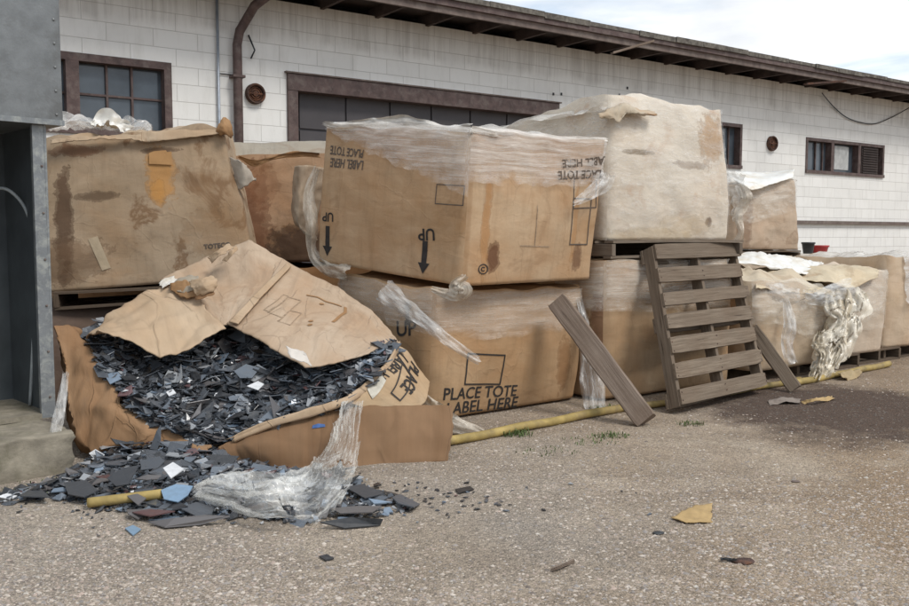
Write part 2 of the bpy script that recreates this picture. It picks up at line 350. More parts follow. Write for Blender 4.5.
class Tote:
    """box-like sack/carton given by bottom and top corner rings (counter-clockwise from above)"""
    def __init__(s, B, T, r=.035, bulge=.04, dent=.014, seed=0, topw=.02, fine=.001, wr=0.0, tp=.9):
        s.B = B; s.T = T; s.n = len(B); s.r = r; s.bu = bulge; s.de = dent; s.seed = seed; s.tw = topw; s.fine = fine; s.wr = wr; s.tp = tp
        s.L = [((B[(i + 1) % s.n] - B[i]).length + (T[(i + 1) % s.n] - T[i]).length) / 2 for i in range(s.n)]
        s.off = [sum(s.L[:i]) for i in range(s.n)]; s.Hh = sum((T[i] - B[i]).length for i in range(s.n)) / s.n
        s.cb = sum(B, Vector()) / s.n; s.ct = sum(T, Vector()) / s.n; s.base = Vector((s.cb.x, s.cb.y, min(b.z for b in B)))
    def lin(s, i, a, t):
        j = (i + 1) % s.n; return s.B[i].lerp(s.B[j], a).lerp(s.T[i].lerp(s.T[j], a), t)
    def core(s, i, a, t):
        L = s.L[i]; d = a * L; i %= s.n
        if d < s.r:
            k = (i - 1) % s.n; c = s.lin(i, 0, t); p0 = s.lin(k, 1 - s.r / s.L[k], t); p2 = s.lin(i, s.r / L, t); f = .5 + .5 * d / s.r
        elif L - d < s.r:
            k = (i + 1) % s.n; c = s.lin(i, 1, t); p0 = s.lin(i, 1 - s.r / L, t); p2 = s.lin(k, s.r / s.L[k], t); f = .5 * (1 - (L - d) / s.r)
        else: return s.lin(i, a, t)
        return p0 * (1 - f) ** 2 + c * 2 * f * (1 - f) + p2 * f * f
    def at(s, i, a, t, off=0.0):
        p = s.core(i, a, t); axis = s.cb.lerp(s.ct, t); o = p - axis
        nn = (s.lin(i, 1, .5) - s.lin(i, 0, .5)).cross(s.lin(i, .5, 1) - s.lin(i, .5, 0)).normalized()
        rd = Vector((o.x, o.y, 0)).normalized(); w = min(1, 3 * min(a, 1 - a) * s.L[i] / .25); n = (nn * w + rd * (1 - w)).normalized()
        tt = max(0, min(1, t)); b = s.bu * (.35 + .65 * math.sin(math.pi * a)) * math.sin(math.pi * tt) ** .7
        d = b + s.de * (nz(p, 2.6, s.seed) * 1.3 + .9 * fac(p, 2.3, s.seed + 3) + .35 * fac(p, 6, s.seed)) + s.fine * nz(p, 18, s.seed) + .005 * rdg(p, 1.6, s.seed) - .004 * rdg(p, 2.9, s.seed + 5)
        if s.wr:
            q = Vector((p.x * 2 + p.y, p.y, p.z * 16 + 3 * nz(p, 2, s.seed))); d += s.wr * abs(noise.noise(q))
        p = p + n * (d + off)
        if t > .8: p.z += s.tw * nz(p, 5, s.seed + 7) * (t - .8) / .2
        return p
    def find(s, px, py):
        best = None
        for i in range(s.n):
            nn = (s.lin(i, 1, .5) - s.lin(i, 0, .5)).cross(s.lin(i, .5, 1) - s.lin(i, .5, 0))
            if nn.dot(CO - s.lin(i, .5, .5)) < 0: continue
            for j in range(61):
                for k in range(61):
                    q = proj(s.at(i, k / 60, j / 60)); d = (q[0] - px) ** 2 + (q[1] - py) ** 2
                    if best is None or d < best[0]: best = (d, i, k / 60, j / 60)
        i = best[1]; return (i,) + refine(lambda u, v: s.core(i, u, v) + (s.at(i, best[2], best[3]) - s.core(i, best[2], best[3])), best[2], best[3], px, py, 1 / 60)
    def uvof(s, px, py):
        i, a, t = s.find(px, py); return s.off[i] + a * s.L[i], t * s.Hh
    def build(s, name, mat, parent, cap=True, capz=.0, caplump=.03, capmat=None, capname='top_flap', step=.024):
        vs, uv, fs = [], [], []; cols = []
        for i in range(s.n):
            m = max(6, int(s.L[i] / step))
            for k in range(m): cols.append((i, k / m))
        nv = max(8, int(s.Hh / step)); nc = len(cols)
        for j in range(nv + 1):
            t = j / nv
            for (i, a) in cols + [(s.n - 1, 1.0)]:
                if (i, a) == (s.n - 1, 1.0): p = s.at(0, 0.0, t); u = s.off[-1] + s.L[-1]
                else: p = s.at(i, a, t); u = s.off[i] + a * s.L[i]
                vs.append(p); uv.append((u, t * s.Hh))
        w = nc + 1
        for j in range(nv):
            for i in range(nc): k = j * w + i; fs.append((k, k + 1, k + w + 1, k + w))
        fs.append(tuple(range(nc))[::-1])
        o = mk(name, vs, fs, mat, parent, uv, True)
        if cap:
            cv, cu, cf = [], [], []; K = 10; ring = vs[nv * w: nv * w + nc]; cen = sum(ring, Vector()) / nc
            for k in range(K + 1):
                f = k / (K + .3)
                for p in ring:
                    q = p.lerp(cen, f); e = min(1, f * 4); q = q + Vector((0, 0, capz * e + caplump * e * (nz(q, 3.5, s.seed + 9) + .5 * abs(nz(q, 9, s.seed)))))
                    q.z -= .004; cv.append(q); cu.append((q.x, q.y))
            for k in range(K):
                for i in range(nc): cf.append((k * nc + i, k * nc + (i + 1) % nc, (k + 1) * nc + (i + 1) % nc, (k + 1) * nc + i))
            cf.append(tuple(K * nc + i for i in range(nc)))
            mk(capname, cv, cf, capmat or mat, parent, cu, True)
        return o
    def wrap(s, name, mat, parent, i0, a0, i1, a1, lo, hi, off=.01, step=.03, nv=14, wrk=.006, seed=0):
        """film skin over part of the perimeter; lo/hi are functions of fraction f -> t"""
        u0 = s.off[i0] + a0 * s.L[i0]; u1 = s.off[i1] + a1 * s.L[i1]; per = s.off[-1] + s.L[-1]
        if u1 <= u0: u1 += per
        m = int((u1 - u0) / step); vs, uv, fs = [], [], []
        for k in range(m + 1):
            f = k / m; u = (u0 + (u1 - u0) * f) % per; i = max(q for q in range(s.n) if s.off[q] <= u + 1e-9); a = min(1, (u - s.off[i]) / s.L[i])
            tl, th = lo(f), hi(f)
            for j in range(nv + 1):
                t = tl + (th - tl) * j / nv; p0 = s.at(i, a, min(t, 1.0), off)
                e = .5 + .5 * nz(p0, 4, seed + 2)
                p = s.at(i, a, min(t, 1.0), off + wrk * abs(noise.noise(Vector((u * 5, t * 30 + 2.5 * math.sin(u * 3), seed)))) * 1.5 + (wrk * 1.5 * e if j in (0, nv) else 0))
                if t > 1.0: p = p + Vector((0, 0, (t - 1.0) * s.Hh)) + (s.ct - p).normalized() * (t - 1) * .7
                vs.append(p); uv.append((u, t * s.Hh))
        w = nv + 1
        for k in range(m):
            for j in range(nv): q = k * w + j; fs.append((q, q + w, q + w + 1, q + 1))
        o = mk(name, vs, fs, mat, parent, uv, True); at_ = o.data.attributes.new('fade', 'FLOAT', 'POINT'); at_.data.foreach_set('value', np.tile(np.arange(nv + 1) / nv, m + 1).astype(np.float32)); return o
def lofted_dec(s, pts2, tris, anchorA, anchorB, length, name, mat, parent, off=.004, sub=.035):
    """lay a flat 2-D drawing on a surface: its x axis runs from pixel anchorA to anchorB"""
    if isinstance(s, Tote):
        i, a, t = s.find(*anchorA); i2, a2, t2 = s.find(*anchorB)
        pt = lambda u, v, o=0.0: s.at(i, u, v, o)
        pb = s.at(i2, a2, t2)
    else:
        a, t = s.find(*anchorA); a2, t2 = s.find(*anchorB); pt = lambda u, v, o=0.0: s.at(u, v, o); pb = s.at(a2, t2)
    La, Ha = (s.L[i], s.Hh) if isinstance(s, Tote) else (s.L, s.Hh)
    pa = pt(a, t); e = .04; u0, u1 = max(.02, a - e), min(.98, a + e); v0, v1 = max(0, t - e), min(1, t + e)
    Ta = (pt(u1, t) - pt(u0, t)) / (u1 - u0); Tt = (pt(a, v1) - pt(a, v0)) / (v1 - v0); nn = Ta.cross(Tt).normalized()
    sg = 1 if nn.dot(CO - pa) > 0 else -1; off = off * (sg if not isinstance(s, Tote) else 1); nn = nn * sg
    e3 = pb - pa; e3 = e3 - nn * e3.dot(nn); k = e3.length / length; e3 = e3.normalized(); y3 = nn.cross(e3)
    def sol(w):
        aa, ab, bb, wa, wb = Ta.dot(Ta), Ta.dot(Tt), Tt.dot(Tt), w.dot(Ta), w.dot(Tt); dt = aa * bb - ab * ab
        return Vector(((wa * bb - wb * ab) / dt * La, (wb * aa - wa * ab) / dt * Ha))
    ex = sol(e3) * k; ey = sol(y3) * k
    bm = bmesh.new(); bv = [bm.verts.new((p[0] * k, p[1] * k, 0)) for p in pts2]
    for f in tris:
        try: bm.faces.new([bv[q] for q in f])
        except ValueError: pass
    bmesh.ops.triangulate(bm, faces=bm.faces)
    for _ in range(6):
        ed = [e for e in bm.edges if e.calc_length() > sub]
        if not ed: break
        bmesh.ops.subdivide_edges(bm, edges=ed, cuts=1); bmesh.ops.triangulate(bm, faces=[f for f in bm.faces if len(f.verts) > 3])
    bm.verts.index_update(); vs = []
    for v in bm.verts:
        q = ex * (v.co.x / k) + ey * (v.co.y / k); aa = a + q.x / La; tt = t + q.y / Ha
        if isinstance(s, Tote):
            ii = i
            if aa > 1: aa = (aa - 1) * La / s.L[(i + 1) % s.n]; ii = (i + 1) % s.n
            elif aa < 0: kk = (i - 1) % s.n; aa = 1 + aa * La / s.L[kk]; ii = kk
            vs.append(s.at(ii, aa, tt, off))
        else: vs.append(s.at(aa, tt, off))
    fs = [[v.index for v in f.verts] for f in bm.faces]; bm.free()
    return mk(name, vs, fs, mat, parent)
def text2d(body, bold=.0, spacing=1.0, sx=1.0):
    cu = bpy.data.curves.new('lettering', 'FONT'); cu.body = body; cu.size = 1; cu.offset = bold; cu.space_character = spacing; cu.space_line = .85; cu.align_x = 'LEFT'
    cu.resolution_u = 3
    o = bpy.data.objects.new('lettering', cu); COL.objects.link(o); dg = bpy.context.evaluated_depsgraph_get(); dg.update()
    me = bpy.data.meshes.new_from_object(o.evaluated_get(dg)); pts = [(v.co.x * sx, v.co.y) for v in me.vertices]; fs = [tuple(p.vertices) for p in me.polygons]
    bpy.data.objects.remove(o); bpy.data.curves.remove(cu); bpy.data.meshes.remove(me)
    x0 = min(p[0] for p in pts); return [(x - x0, y) for x, y in pts], fs, max(p[0] for p in pts) - x0
def write(s, body, A, B, parent, mat=None, bold=.01, name='printed_text', off=.004, sx=1.0):
    p, f, w = text2d(body, bold, sx=sx); return lofted_dec(s, p, f, A, B, w, name, mat or M['ink'], parent, off)
def frame2d(w, h, t):
    return [(0, 0), (w, 0), (w, h), (0, h), (t, t), (w - t, t), (w - t, h - t), (t, h - t)], [(0, 1, 5, 4), (1, 2, 6, 5), (2, 3, 7, 6), (3, 0, 4, 7)]
ARROW = ([(-.5, -.14), (.55, -.14), (.55, .14), (-.5, .14), (.5, -.33), (1.0, 0), (.5, .33)], [(0, 1, 2, 3), (4, 5, 6)])
def arrow(s, A, B, parent):
    p = [(x + .5, y) for x, y in ARROW[0]]; return lofted_dec(s, p, ARROW[1], A, B, 1.5, 'printed_arrow', M['ink'], parent)
def ribbon(name, pts, widths, mat, parent=None, nu=60, nv=8, curl=.5, wr=.02, seed=0, loc=None, side=None, th=0):
    """loose strip of film through points (px,py,Y)"""
    c = [p if isinstance(p, Vector) else P(*p) for p in pts]; vs, uv, fs = [], [], []; L = 0; prev = None
    for i in range(nu + 1):
        f = i / nu; p = crom(c, f); d = (crom(c, min(1, f + .02)) - crom(c, max(0, f - .02))).normalized()
        sd = side or d.cross((CO - p).normalized()); sd = (sd - d * sd.dot(d)).normalized(); n = d.cross(sd)
        w = widths[0] if len(widths) == 1 else float(np.interp(f * (len(widths) - 1), range(len(widths)), widths))
        if prev is not None: L += (p - prev).length
        prev = p; w *= 1 + .25 * nz(p, 9, seed)
        for j in range(nv + 1):
            g = j / nv - .5; fold = wr * (abs(noise.noise(Vector((g * 7, f * 5, seed)))) * 1.8 + .6 * noise.noise(Vector((g * 16, f * 3, seed + 4))))
            q = p + sd * (w * g) + n * (fold + curl * w * g * g); 
            if i in (0, nu): q += d * (.05 * noise.noise(Vector((g * 9, seed, 1))))
            q.z = max(q.z, .006); vs.append(q); uv.append((L, w * g))
    k = nv + 1
    for i in range(nu):
        for j in range(nv): q = i * k + j; fs.append((q, q + 1, q + k + 1, q + k))
    o = mk(name, vs, fs, mat, parent, uv, True, loc)
    if th: solid(o, th)
    return o
# ================================================================== SKY + LIGHT
EL, AZ = R(52), R(118)      # sun stands to the right, a little behind the camera
sdir = Vector((math.cos(EL) * .80, -math.cos(EL) * .60, math.sin(EL)))
w = bpy.data.worlds.new('World'); scn.world = w; w.use_nodes = True; t = w.node_tree; t.nodes.clear()
o = t.nodes.new('ShaderNodeOutputWorld'); bg = t.nodes.new('ShaderNodeBackground'); sk = t.nodes.new('ShaderNodeTexSky')
sk.sky_type = 'NISHITA'; sk.sun_disc = False; sk.sun_elevation = EL; sk.sun_rotation = math.atan2(sdir.x, sdir.y); sk.air_density = 1.0; sk.dust_density = 1.5
tc = t.nodes.new('ShaderNodeTexCoord'); mp = t.nodes.new('ShaderNodeMapping'); mp.inputs['Scale'].default_value = (1.0, 1.0, 3.2); mp.inputs['Location'].default_value = (.35, .1, .0)
n = t.nodes.new('ShaderNodeTexNoise'); n.inputs['Scale'].default_value = 2.6; n.inputs['Detail'].default_value = 8; n.inputs['Roughness'].default_value = .55; n.inputs['Distortion'].default_value = .3
rp = t.nodes.new('ShaderNodeValToRGB'); rp.color_ramp.elements[0].position = .42; rp.color_ramp.elements[1].position = .58
n2 = t.nodes.new('ShaderNodeTexNoise'); n2.inputs['Scale'].default_value = 4.5; n2.inputs['Detail'].default_value = 7
rp2 = t.nodes.new('ShaderNodeValToRGB'); e = rp2.color_ramp.elements; e[0].position = .35; e[0].color = (4.8, 5.0, 5.25, 1); e[1].position = .62; e[1].color = (7.6, 7.6, 7.7, 1)
pale = t.nodes.new('ShaderNodeMix'); pale.data_type = 'RGBA'; pale.inputs[0].default_value = .72; pale.inputs[7].default_value = (2.9, 3.9, 5.0, 1)
mx = t.nodes.new('ShaderNodeMix'); mx.data_type = 'RGBA'
L = t.links.new
L(tc.outputs['Generated'], mp.inputs[0]); L(mp.outputs[0], n.inputs[0]); L(mp.outputs[0], n2.inputs[0]); L(n.outputs[0], rp.inputs[0]); L(n2.outputs[0], rp2.inputs[0])
L(sk.outputs[0], pale.inputs[6]); L(rp.outputs[0], mx.inputs[0]); L(pale.outputs[2], mx.inputs[6]); L(rp2.outputs[0], mx.inputs[7]); L(mx.outputs[2], bg.inputs[0])
bg.inputs[1].default_value = .112; L(bg.outputs[0], o.inputs[0])
sl = bpy.data.lights.new('sun', 'SUN'); so = bpy.data.objects.new('sun', sl); COL.objects.link(so); sl.energy = 1.4; sl.angle = R(20); sl.color = (1, .97, .92)
so.rotation_euler = sdir.to_track_quat('Z', 'Y').to_euler()
scn.view_settings.view_transform = 'Standard'; scn.view_settings.look = 'None'; scn.view_settings.gamma = 1; scn.view_settings.use_curve_mapping = False
scn.view_settings.exposure = .68
scn.render.engine = 'CYCLES'; scn.cycles.transparent_max_bounces = 16; scn.cycles.max_bounces = 6
# ================================================================== GROUND
def groundm():
    t = NT('packed_gravel_ground'); c = t.co('Object')
    big = t.noise(c, .35, 5, .6, .3); mid = t.noise(c, 1.6, 6, .65, .5)
    col = t.mix(t.ramp(mid, [(.3, 0.0), (.7, 1.0)]), (.33, .27, .205), (.42, .355, .285))
    col = t.mix(t.ramp(big, [(.45, 0.0), (.62, .6)]), col, (.30, .285, .265))
    sx = t.n('SeparateXYZ', None, i0=c)
    trk = t.noise(t.co('Object', (.35, 2.2, 1), (0, 0, 0), (0, 0, -.61)), 1.6, 5, .6, .3)
    col = t.mix(t.ramp(trk, [(.42, 0.0), (.62, .5)]), col, (.25, .205, .16))
    dmp = t.noise(t.co('Object', loc=(4, 2, 0)), .9, 6, .7, .6)
    col = t.mix(t.ramp(dmp, [(.58, 0.0), (.7, .35)]), col, (.17, .14, .115))
    # bluish compacted track far right, browner soil close by on the right
    far = t.math('ADD', t.math('MULTIPLY', sx.outputs[0], .45), t.math('MULTIPLY', sx.outputs[1], .22)); far = t.math('ADD', far, mid)
    col = t.mix(t.n('MapRange', {'clamp': True}, Value=far, i1=3.6, i2=5.2, i3=0.0, i4=.6).outputs[0], col, (.33, .335, .34))
    near = t.math('SUBTRACT', t.math('ADD', t.math('MULTIPLY', sx.outputs[0], .9), mid), t.math('MULTIPLY', sx.outputs[1], .45))
    col = t.mix(t.n('MapRange', {'clamp': True}, Value=near, i1=-.4, i2=.5, i3=0.0, i4=.8).outputs[0], col, (.29, .215, .145))
    lf = t.n('MapRange', {'clamp': True}, Value=t.math('ADD', sx.outputs[0], mid), i1=.6, i2=-1.2, i3=0.0, i4=.45).outputs[0]
    col = t.mix(lf, col, (.31, .295, .275))
    lgt = t.noise(t.co('Object', loc=(9, 1, 0)), 1.1, 6, .7, .8); col = t.mix(t.ramp(lgt, [(.5, 0.0), (.68, .5)]), col, (.50, .44, .36))
    st = G(812, 408); mp = t.n('Mapping', None, Vector=c, Location=(-2.75 / 1.05, -6.3 / 1.2, 0), Scale=(1 / 1.05, 1 / 1.2, 0), Rotation=(0, 0, 0))
    ln = t.n('VectorMath', {'operation': 'LENGTH'}, i0=mp.outputs[0]).outputs['Value']
    d = t.math('ADD', ln, t.math('MULTIPLY', t.math('SUBTRACT', t.noise(c, 2.2, 7, .7), .5), 1.6))
    col = t.mix(t.n('MapRange', {'clamp': True}, Value=d, i1=1.15, i2=.7, i3=0.0, i4=.9).outputs[0], col, (.082, .056, .045))
    v = t.n('TexVoronoi', {'feature': 'F1'}, Vector=c, Scale=105.0); vc = t.n('SeparateColor', None, i0=v.outputs['Color']).outputs[0]
    col = t.mix(.55, col, t.mix(vc, (.16, .14, .12), (.70, .64, .57)), 'OVERLAY')
    fine = t.noise(c, 130, 5, .7)
    col = t.mix(.45, col, t.mix(fine, (.1, .1, .1), (.85, .85, .85)), 'OVERLAY')
    h = t.math('ADD', t.math('MULTIPLY', v.outputs['Distance'], -.8), t.math('MULTIPLY', fine, .5))
    b = t.bump(h, .8, .012); b = t.bump(t.noise(c, 5, 6, .6), .5, .05, b)
    return t.done(t.bsdf(col, .93, b, .2))
gm = groundm(); S = 600
gv = [(-S, -S, 0), (S, -S, 0), (S, S, 0), (-S, S, 0)]
tag(mk('ground', gv, [(0, 1, 2, 3)], gm), kind='structure')
# loose gravel chips (nobody could count them)
N = 68000
px = rng.uniform(-20, 930, N); py = 606 + 20 - (rng.uniform(0, 1, N) ** 1.25) * 270
a = (px - 454.5) / F; b = (303 - py) / F; dz = b * math.cos(TH) - math.sin(TH); dy = b * math.sin(TH) + math.cos(TH); k = -H / dz; X = a * k; Y = dy * k
clump = np.sin(X * 2.3 + 1.7 * np.sin(Y * 1.3)) * .5 + np.sin(Y * 3.1 + 2 * np.sin(X * 1.1)) * .5
keep = (rng.uniform(-1, 1.2, N) < clump + .55); X, Y = X[keep], Y[keep]; N = len(X)
sz = np.minimum(rng.lognormal(math.log(.0043), .38, N), .011); ang = rng.uniform(0, 6.28, N)
ns = 5; vs = np.zeros((N, ns + 1 , 3), np.float32)
for j in range(ns):
    rr = sz * rng.uniform(.65, 1.25, N); an = ang + 2 * math.pi * j / ns + rng.uniform(-.3, .3, N)
    vs[:, j, 0] = X + rr * np.cos(an) * rng.uniform(1, 1.5, N); vs[:, j, 1] = Y + rr * np.sin(an); vs[:, j, 2] = -.001 + rng.uniform(0, .15, N) * sz
vs[:, ns, 0] = X + sz * rng.uniform(-.3, .3, N); vs[:, ns, 1] = Y + sz * rng.uniform(-.3, .3, N); vs[:, ns, 2] = sz * rng.uniform(.35, .85, N)
idx = np.arange(N)[:, None, None] * (ns + 1); tri = np.array([[j, (j + 1) % ns, ns] for j in range(ns)])[None]; tris = (idx + tri).reshape(-1, 3)
me = bpy.data.meshes.new('gravel_chips'); me.vertices.add(N * (ns + 1)); me.vertices.foreach_set('co', vs.ravel())
me.loops.add(len(tris) * 3); me.loops.foreach_set('vertex_index', tris.ravel().astype(np.int32)); me.polygons.add(len(tris))
me.polygons.foreach_set('loop_start', np.arange(0, len(tris) * 3, 3, dtype=np.int32)); me.update(calc_edges=True)
pal = np.array([(.50, .42, .345), (.36, .29, .23), (.60, .52, .44), (.34, .30, .27), (.46, .36, .30), (.20, .165, .14), (.58, .53, .46), (.31, .28, .26)])
cid = rng.choice(len(pal), N, p=[.2, .2, .12, .16, .12, .1, .03, .07]); cc = pal[cid] * rng.uniform(.8, 1.1, (N, 1))
dd = ((X - 2.75) / 1.05) ** 2 + ((Y - 6.3) / 1.2) ** 2; cc[dd < rng.uniform(.3, 1.0, N)] *= .33
colr = np.ones((N, ns + 1, 4), np.float32); colr[:, :, :3] = cc[:, None, :]
at = me.attributes.new('tint', 'FLOAT_COLOR', 'POINT'); at.data.foreach_set('color', colr.ravel()); me.materials.append(M['chip'])
gc = bpy.data.objects.new('gravel', me); COL.objects.link(gc); tag(gc, 'loose pale gravel chips scattered over the yard', 'gravel', kind='stuff')
# ================================================================== WAREHOUSE
VW = 10.4; B0 = Vector(W(8, VW, 0))
bld = thing('warehouse', 'long white block warehouse with brown eaves, garage door and small windows', 'building', B0)
def wallm():
    t = NT('white_painted_block'); uv = t.co('UV')
    def brick(c1, c2, mo):
        return t.n('TexBrick', {'offset': .5}, Vector=uv, Scale=1.0, i1=c1, i2=c2, i3=mo, Mortar_Size=.0045, Mortar_Smooth=.5, Bias=0.0, Brick_Width=.515, Row_Height=.2)
    br = brick((.76, .74, .695), (.81, .79, .745), (.54, .515, .475))
    sx = t.n('SeparateXYZ', None, i0=uv); z = sx.outputs[1]
    drip = t.noise(t.co('UV', (5.5, .25, 1)), 1.6, 6, .7); cloud = t.noise(uv, 1.3, 6, .65)
    band = t.n('MapRange', {'clamp': True}, Value=t.math('ADD', z, t.math('MULTIPLY', t.math('SUBTRACT', cloud, .5), .35)), i1=3.62, i2=3.72, i3=0.0, i4=1.0).outputs[0]
    streak = t.ramp(drip, [(.36, 1.0), (.56, .25)])
    col = t.mix(t.math('MULTIPLY', t.math('MULTIPLY', band, streak), .55), br.outputs[0], (.35, .32, .285))
    low = t.ramp(t.noise(t.co('UV', (3, .5, 1), (5, 0, 0)), 2.2, 6, .7), [(.5, 0.0), (.8, .4)])
    col = t.mix(low, col, (.48, .45, .39)); col = t.mix(t.ramp(cloud, [(.5, 0.0), (.8, .3)]), col, (.50, .49, .47))
    h = t.math('ADD', t.math('MULTIPLY', br.outputs[1], -1.0), t.math('MULTIPLY', t.noise(uv, 60, 5, .6), .22))
    return t.done(t.bsdf(col, .7, t.bump(h, .5, .01), .3))
def holes_wall():
    ul, _ = uz(38, 60); ur, zt = uz(171, 63); d0, dz_ = uz(288, 74); d1, _ = uz(557, 101)
    w2a, z2 = uz(688, 120); w2b, z2b = uz(741, 169); w3a, z3 = uz(806, 137); w3b, z3b = uz(883, 178)
    return [(ul - .7, ur, 2.36, zt + .0), (d0, d1, -.1, dz_ + .0), (w2a, w2b, z2b, z2 + .03), (w3a, w3b, z3b + .0, z3)]
HO = holes_wall()
def wall():
    us = sorted({-6.0, 46.0} | {h[0] for h in HO} | {h[1] for h in HO}); zs = sorted({-.1, 4.14} | {h[2] for h in HO} | {h[3] for h in HO})
    v, f, uv = [], [], []
    def quad(pts, uvs):
        k = len(v); v.extend(pts); uv.extend(uvs); f.append((k, k + 1, k + 2, k + 3))
    for a, b in zip(us, us[1:]):
        for c, d in zip(zs, zs[1:]):
            if any(h[0] - 1e-4 <= a and b <= h[1] + 1e-4 and h[2] - 1e-4 <= c and d <= h[3] + 1e-4 for h in HO): continue
            quad([W(a, VW, c), W(b, VW, c), W(b, VW, d), W(a, VW, d)], [(a, c), (b, c), (b, d), (a, d)])
    for (a, b, c, d) in HO:
        e = VW + .2
        quad([W(a, VW, c), W(a, e, c), W(a, e, d), W(a, VW, d)], [(0, c), (.2, c), (.2, d), (0, d)]); quad([W(b, VW, c), W(b, VW, d), W(b, e, d), W(b, e, c)], [(0, c), (0, d), (.2, d), (.2, c)])
        quad([W(a, VW, d), W(a, e, d), W(b, e, d), W(b, VW, d)], [(a, 0), (a, .2), (b, .2), (b, 0)]); quad([W(a, VW, c), W(b, VW, c), W(b, e, c), W(a, e, c)], [(a, 0), (b, 0), (b, .2), (a, .2)])
    quad([W(-6, VW, -.1), W(-6, 18, -.1), W(-6, 18, 4.14), W(-6, VW, 4.14)], [(0, 0), (7, 0), (7, 4), (0, 4)]); quad([W(46, VW, -.1), W(46, 18, -.1), W(46, 18, 4.14), W(46, VW, 4.14)], [(0, 0), (7, 0), (7, 4), (0, 4)])
    quad([W(46, 18, -.1), W(-6, 18, -.1), W(-6, 18, 4.14), W(46, 18, 4.14)], [(0, 0), (52, 0), (52, 4), (0, 4)])
    return mk('block_wall', v, f, wallm(), bld, uv)
wall()
MB().ubox(-6, 46, VW + .22, VW + .26, -.1, 4.1).go('inner_lining', M['steel_dark'], bld)
ue, _ = uz(557, 101)
MB().ubox(HO[1][1] + .05, 46, VW - .07, VW - .002, 1.47, 1.535).go('base_ledge', M['fascia'], bld)
# roof
M['rafter'] = simple('dark_rafter_paint', (.075, .055, .048), .8, .3, 7, .5, .2)
roof = MB()
k = len(roof.v)
for (v_, z_) in ((9.62, 4.30), (9.62, 4.335), (14.3, 4.95), (18.4, 4.4), (18.4, 4.36), (14.3, 4.90)):
    pass
roof.box(W(-6.6, 9.60, 4.30), DU * 53.2, DN * 4.9 + Vector((0, 0, .62)), Vector((0, 0, .035)))
roof.box(W(-6.6, 14.5, 4.92), DU * 53.2, DN * 4.3 + Vector((0, 0, -.55)), Vector((0, 0, .035)))
rf = roof.go('roof', M['shingle'], bld)
# ragged roofing edge: short shingle lips
m = MB(); u = -6.5
while u < 46:
    wd = random.uniform(.5, 1.3); m.ubox(u, u + wd - .012, 9.575 + random.uniform(-.02, .015), 9.60, 4.285 + random.uniform(-.02, .0), 4.338 + random.uniform(-.003, .016)); u += wd
m.go('roofing_edge', M['shingle'], rf)
MB().ubox(-6.6, 46.6, 9.64, 9.68, 4.11, 4.28).go('fascia_board', M['fascia'], rf)
MB().ubox(-6.6, 46.6, 9.60, 9.638, 4.20, 4.283).go('drip_board', M['brown_paint'], rf)
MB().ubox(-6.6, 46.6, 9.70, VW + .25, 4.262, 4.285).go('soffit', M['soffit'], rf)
u = -6.0
while u < 44:
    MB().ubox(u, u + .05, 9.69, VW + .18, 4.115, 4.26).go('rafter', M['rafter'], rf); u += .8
def board2(A, B, w, th, name, mat, parent=None, up=Vector((0, 0, 1)), **k):
    A, B = Vector(A), Vector(B); d = B - A; s = d.cross(up).normalized() * w; n = s.cross(d).normalized() * th
    return MB().box(A - s / 2 - n / 2, d, s, n).go(name, mat, parent, **k)
board2(V(612, 53, 9.52), V(653, 41, 9.3), .09, .03, 'loose_eave_board', M['wood_grey'], rf)
board2(V(805, 84, 9.52), V(845, 81, 9.25), .10, .03, 'loose_eave_board', M['rust'], rf)
# windows
def window(hole, bars_u, bar_z, kind, posts=()):
    a, b, c, d = hole; fw = .085 if kind != 'far' else .06
    wd = MB().ubox(a + fw, b - fw, VW + .12, VW + .135, c + fw, d - fw).go('window', M['glass'], bld)
    fr = MB(); y0, y1 = VW - .015, VW + .13
    fr.ubox(a, b, y0, y1, d - fw, d); fr.ubox(a, b, y0 - .02, y1, c, c + fw); fr.ubox(a, a + fw, y0, y1 - .002, c + fw, d - fw); fr.ubox(b - fw, b, y0, y1 - .002, c + fw, d - fw)
    for p in posts: fr.ubox(p - fw * .8, p + fw * .8, y0 + .002, y1 - .003, c + fw, d - fw)
    fr.go('window_frame', M['brown_paint'], wd)
    mu = MB()
    for u_ in bars_u: mu.ubox(u_ - .012, u_ + .012, VW + .085, VW + .12, c + fw, d - fw)
    for z_ in bar_z: mu.ubox(a + fw, b - fw, VW + .087, VW + .118, z_ - .012, z_ + .012)
    if bars_u or bar_z: mu.go('muntins', M['brown_paint'], wd)
    return wd
pu = lambda x, y=97: uz(x, y, VW + .1)[0]
w1 = window(HO[0], [pu(107), pu(132)], [uz(107, 96, VW + .1)[1]], 'near', [uz(73, 97)[0]])
window(HO[2], [pu(728, 150)], [], 'far')
w3 = window(HO[3], [uz(x, 158, VW + .1)[0] for x in (815, 822)], [], 'far', [uz(832, 158)[0], uz(859, 158)[0]])
# curtain behind the middle light and a shutter over the right-hand one
MB().ubox(uz(838, 158)[0], uz(852, 158)[0], VW + .08, VW + .10, HO[3][2] + .12, HO[3][3] - .1).go('curtain', M['curtain'], w3)
sh = MB(); s0, s1 = uz(863, 158)[0], uz(879, 158)[0]
sh.ubox(s0, s1, VW + .03, VW + .06, HO[3][2] + .06, HO[3][3] - .06)
z = HO[3][2] + .08
while z < HO[3][3] - .1: sh.ubox(s0 + .02, s1 - .02, VW + .005, VW + .03, z, z + .022); z += .05
sh.go('louvred_shutter', M['soffit'], w3)
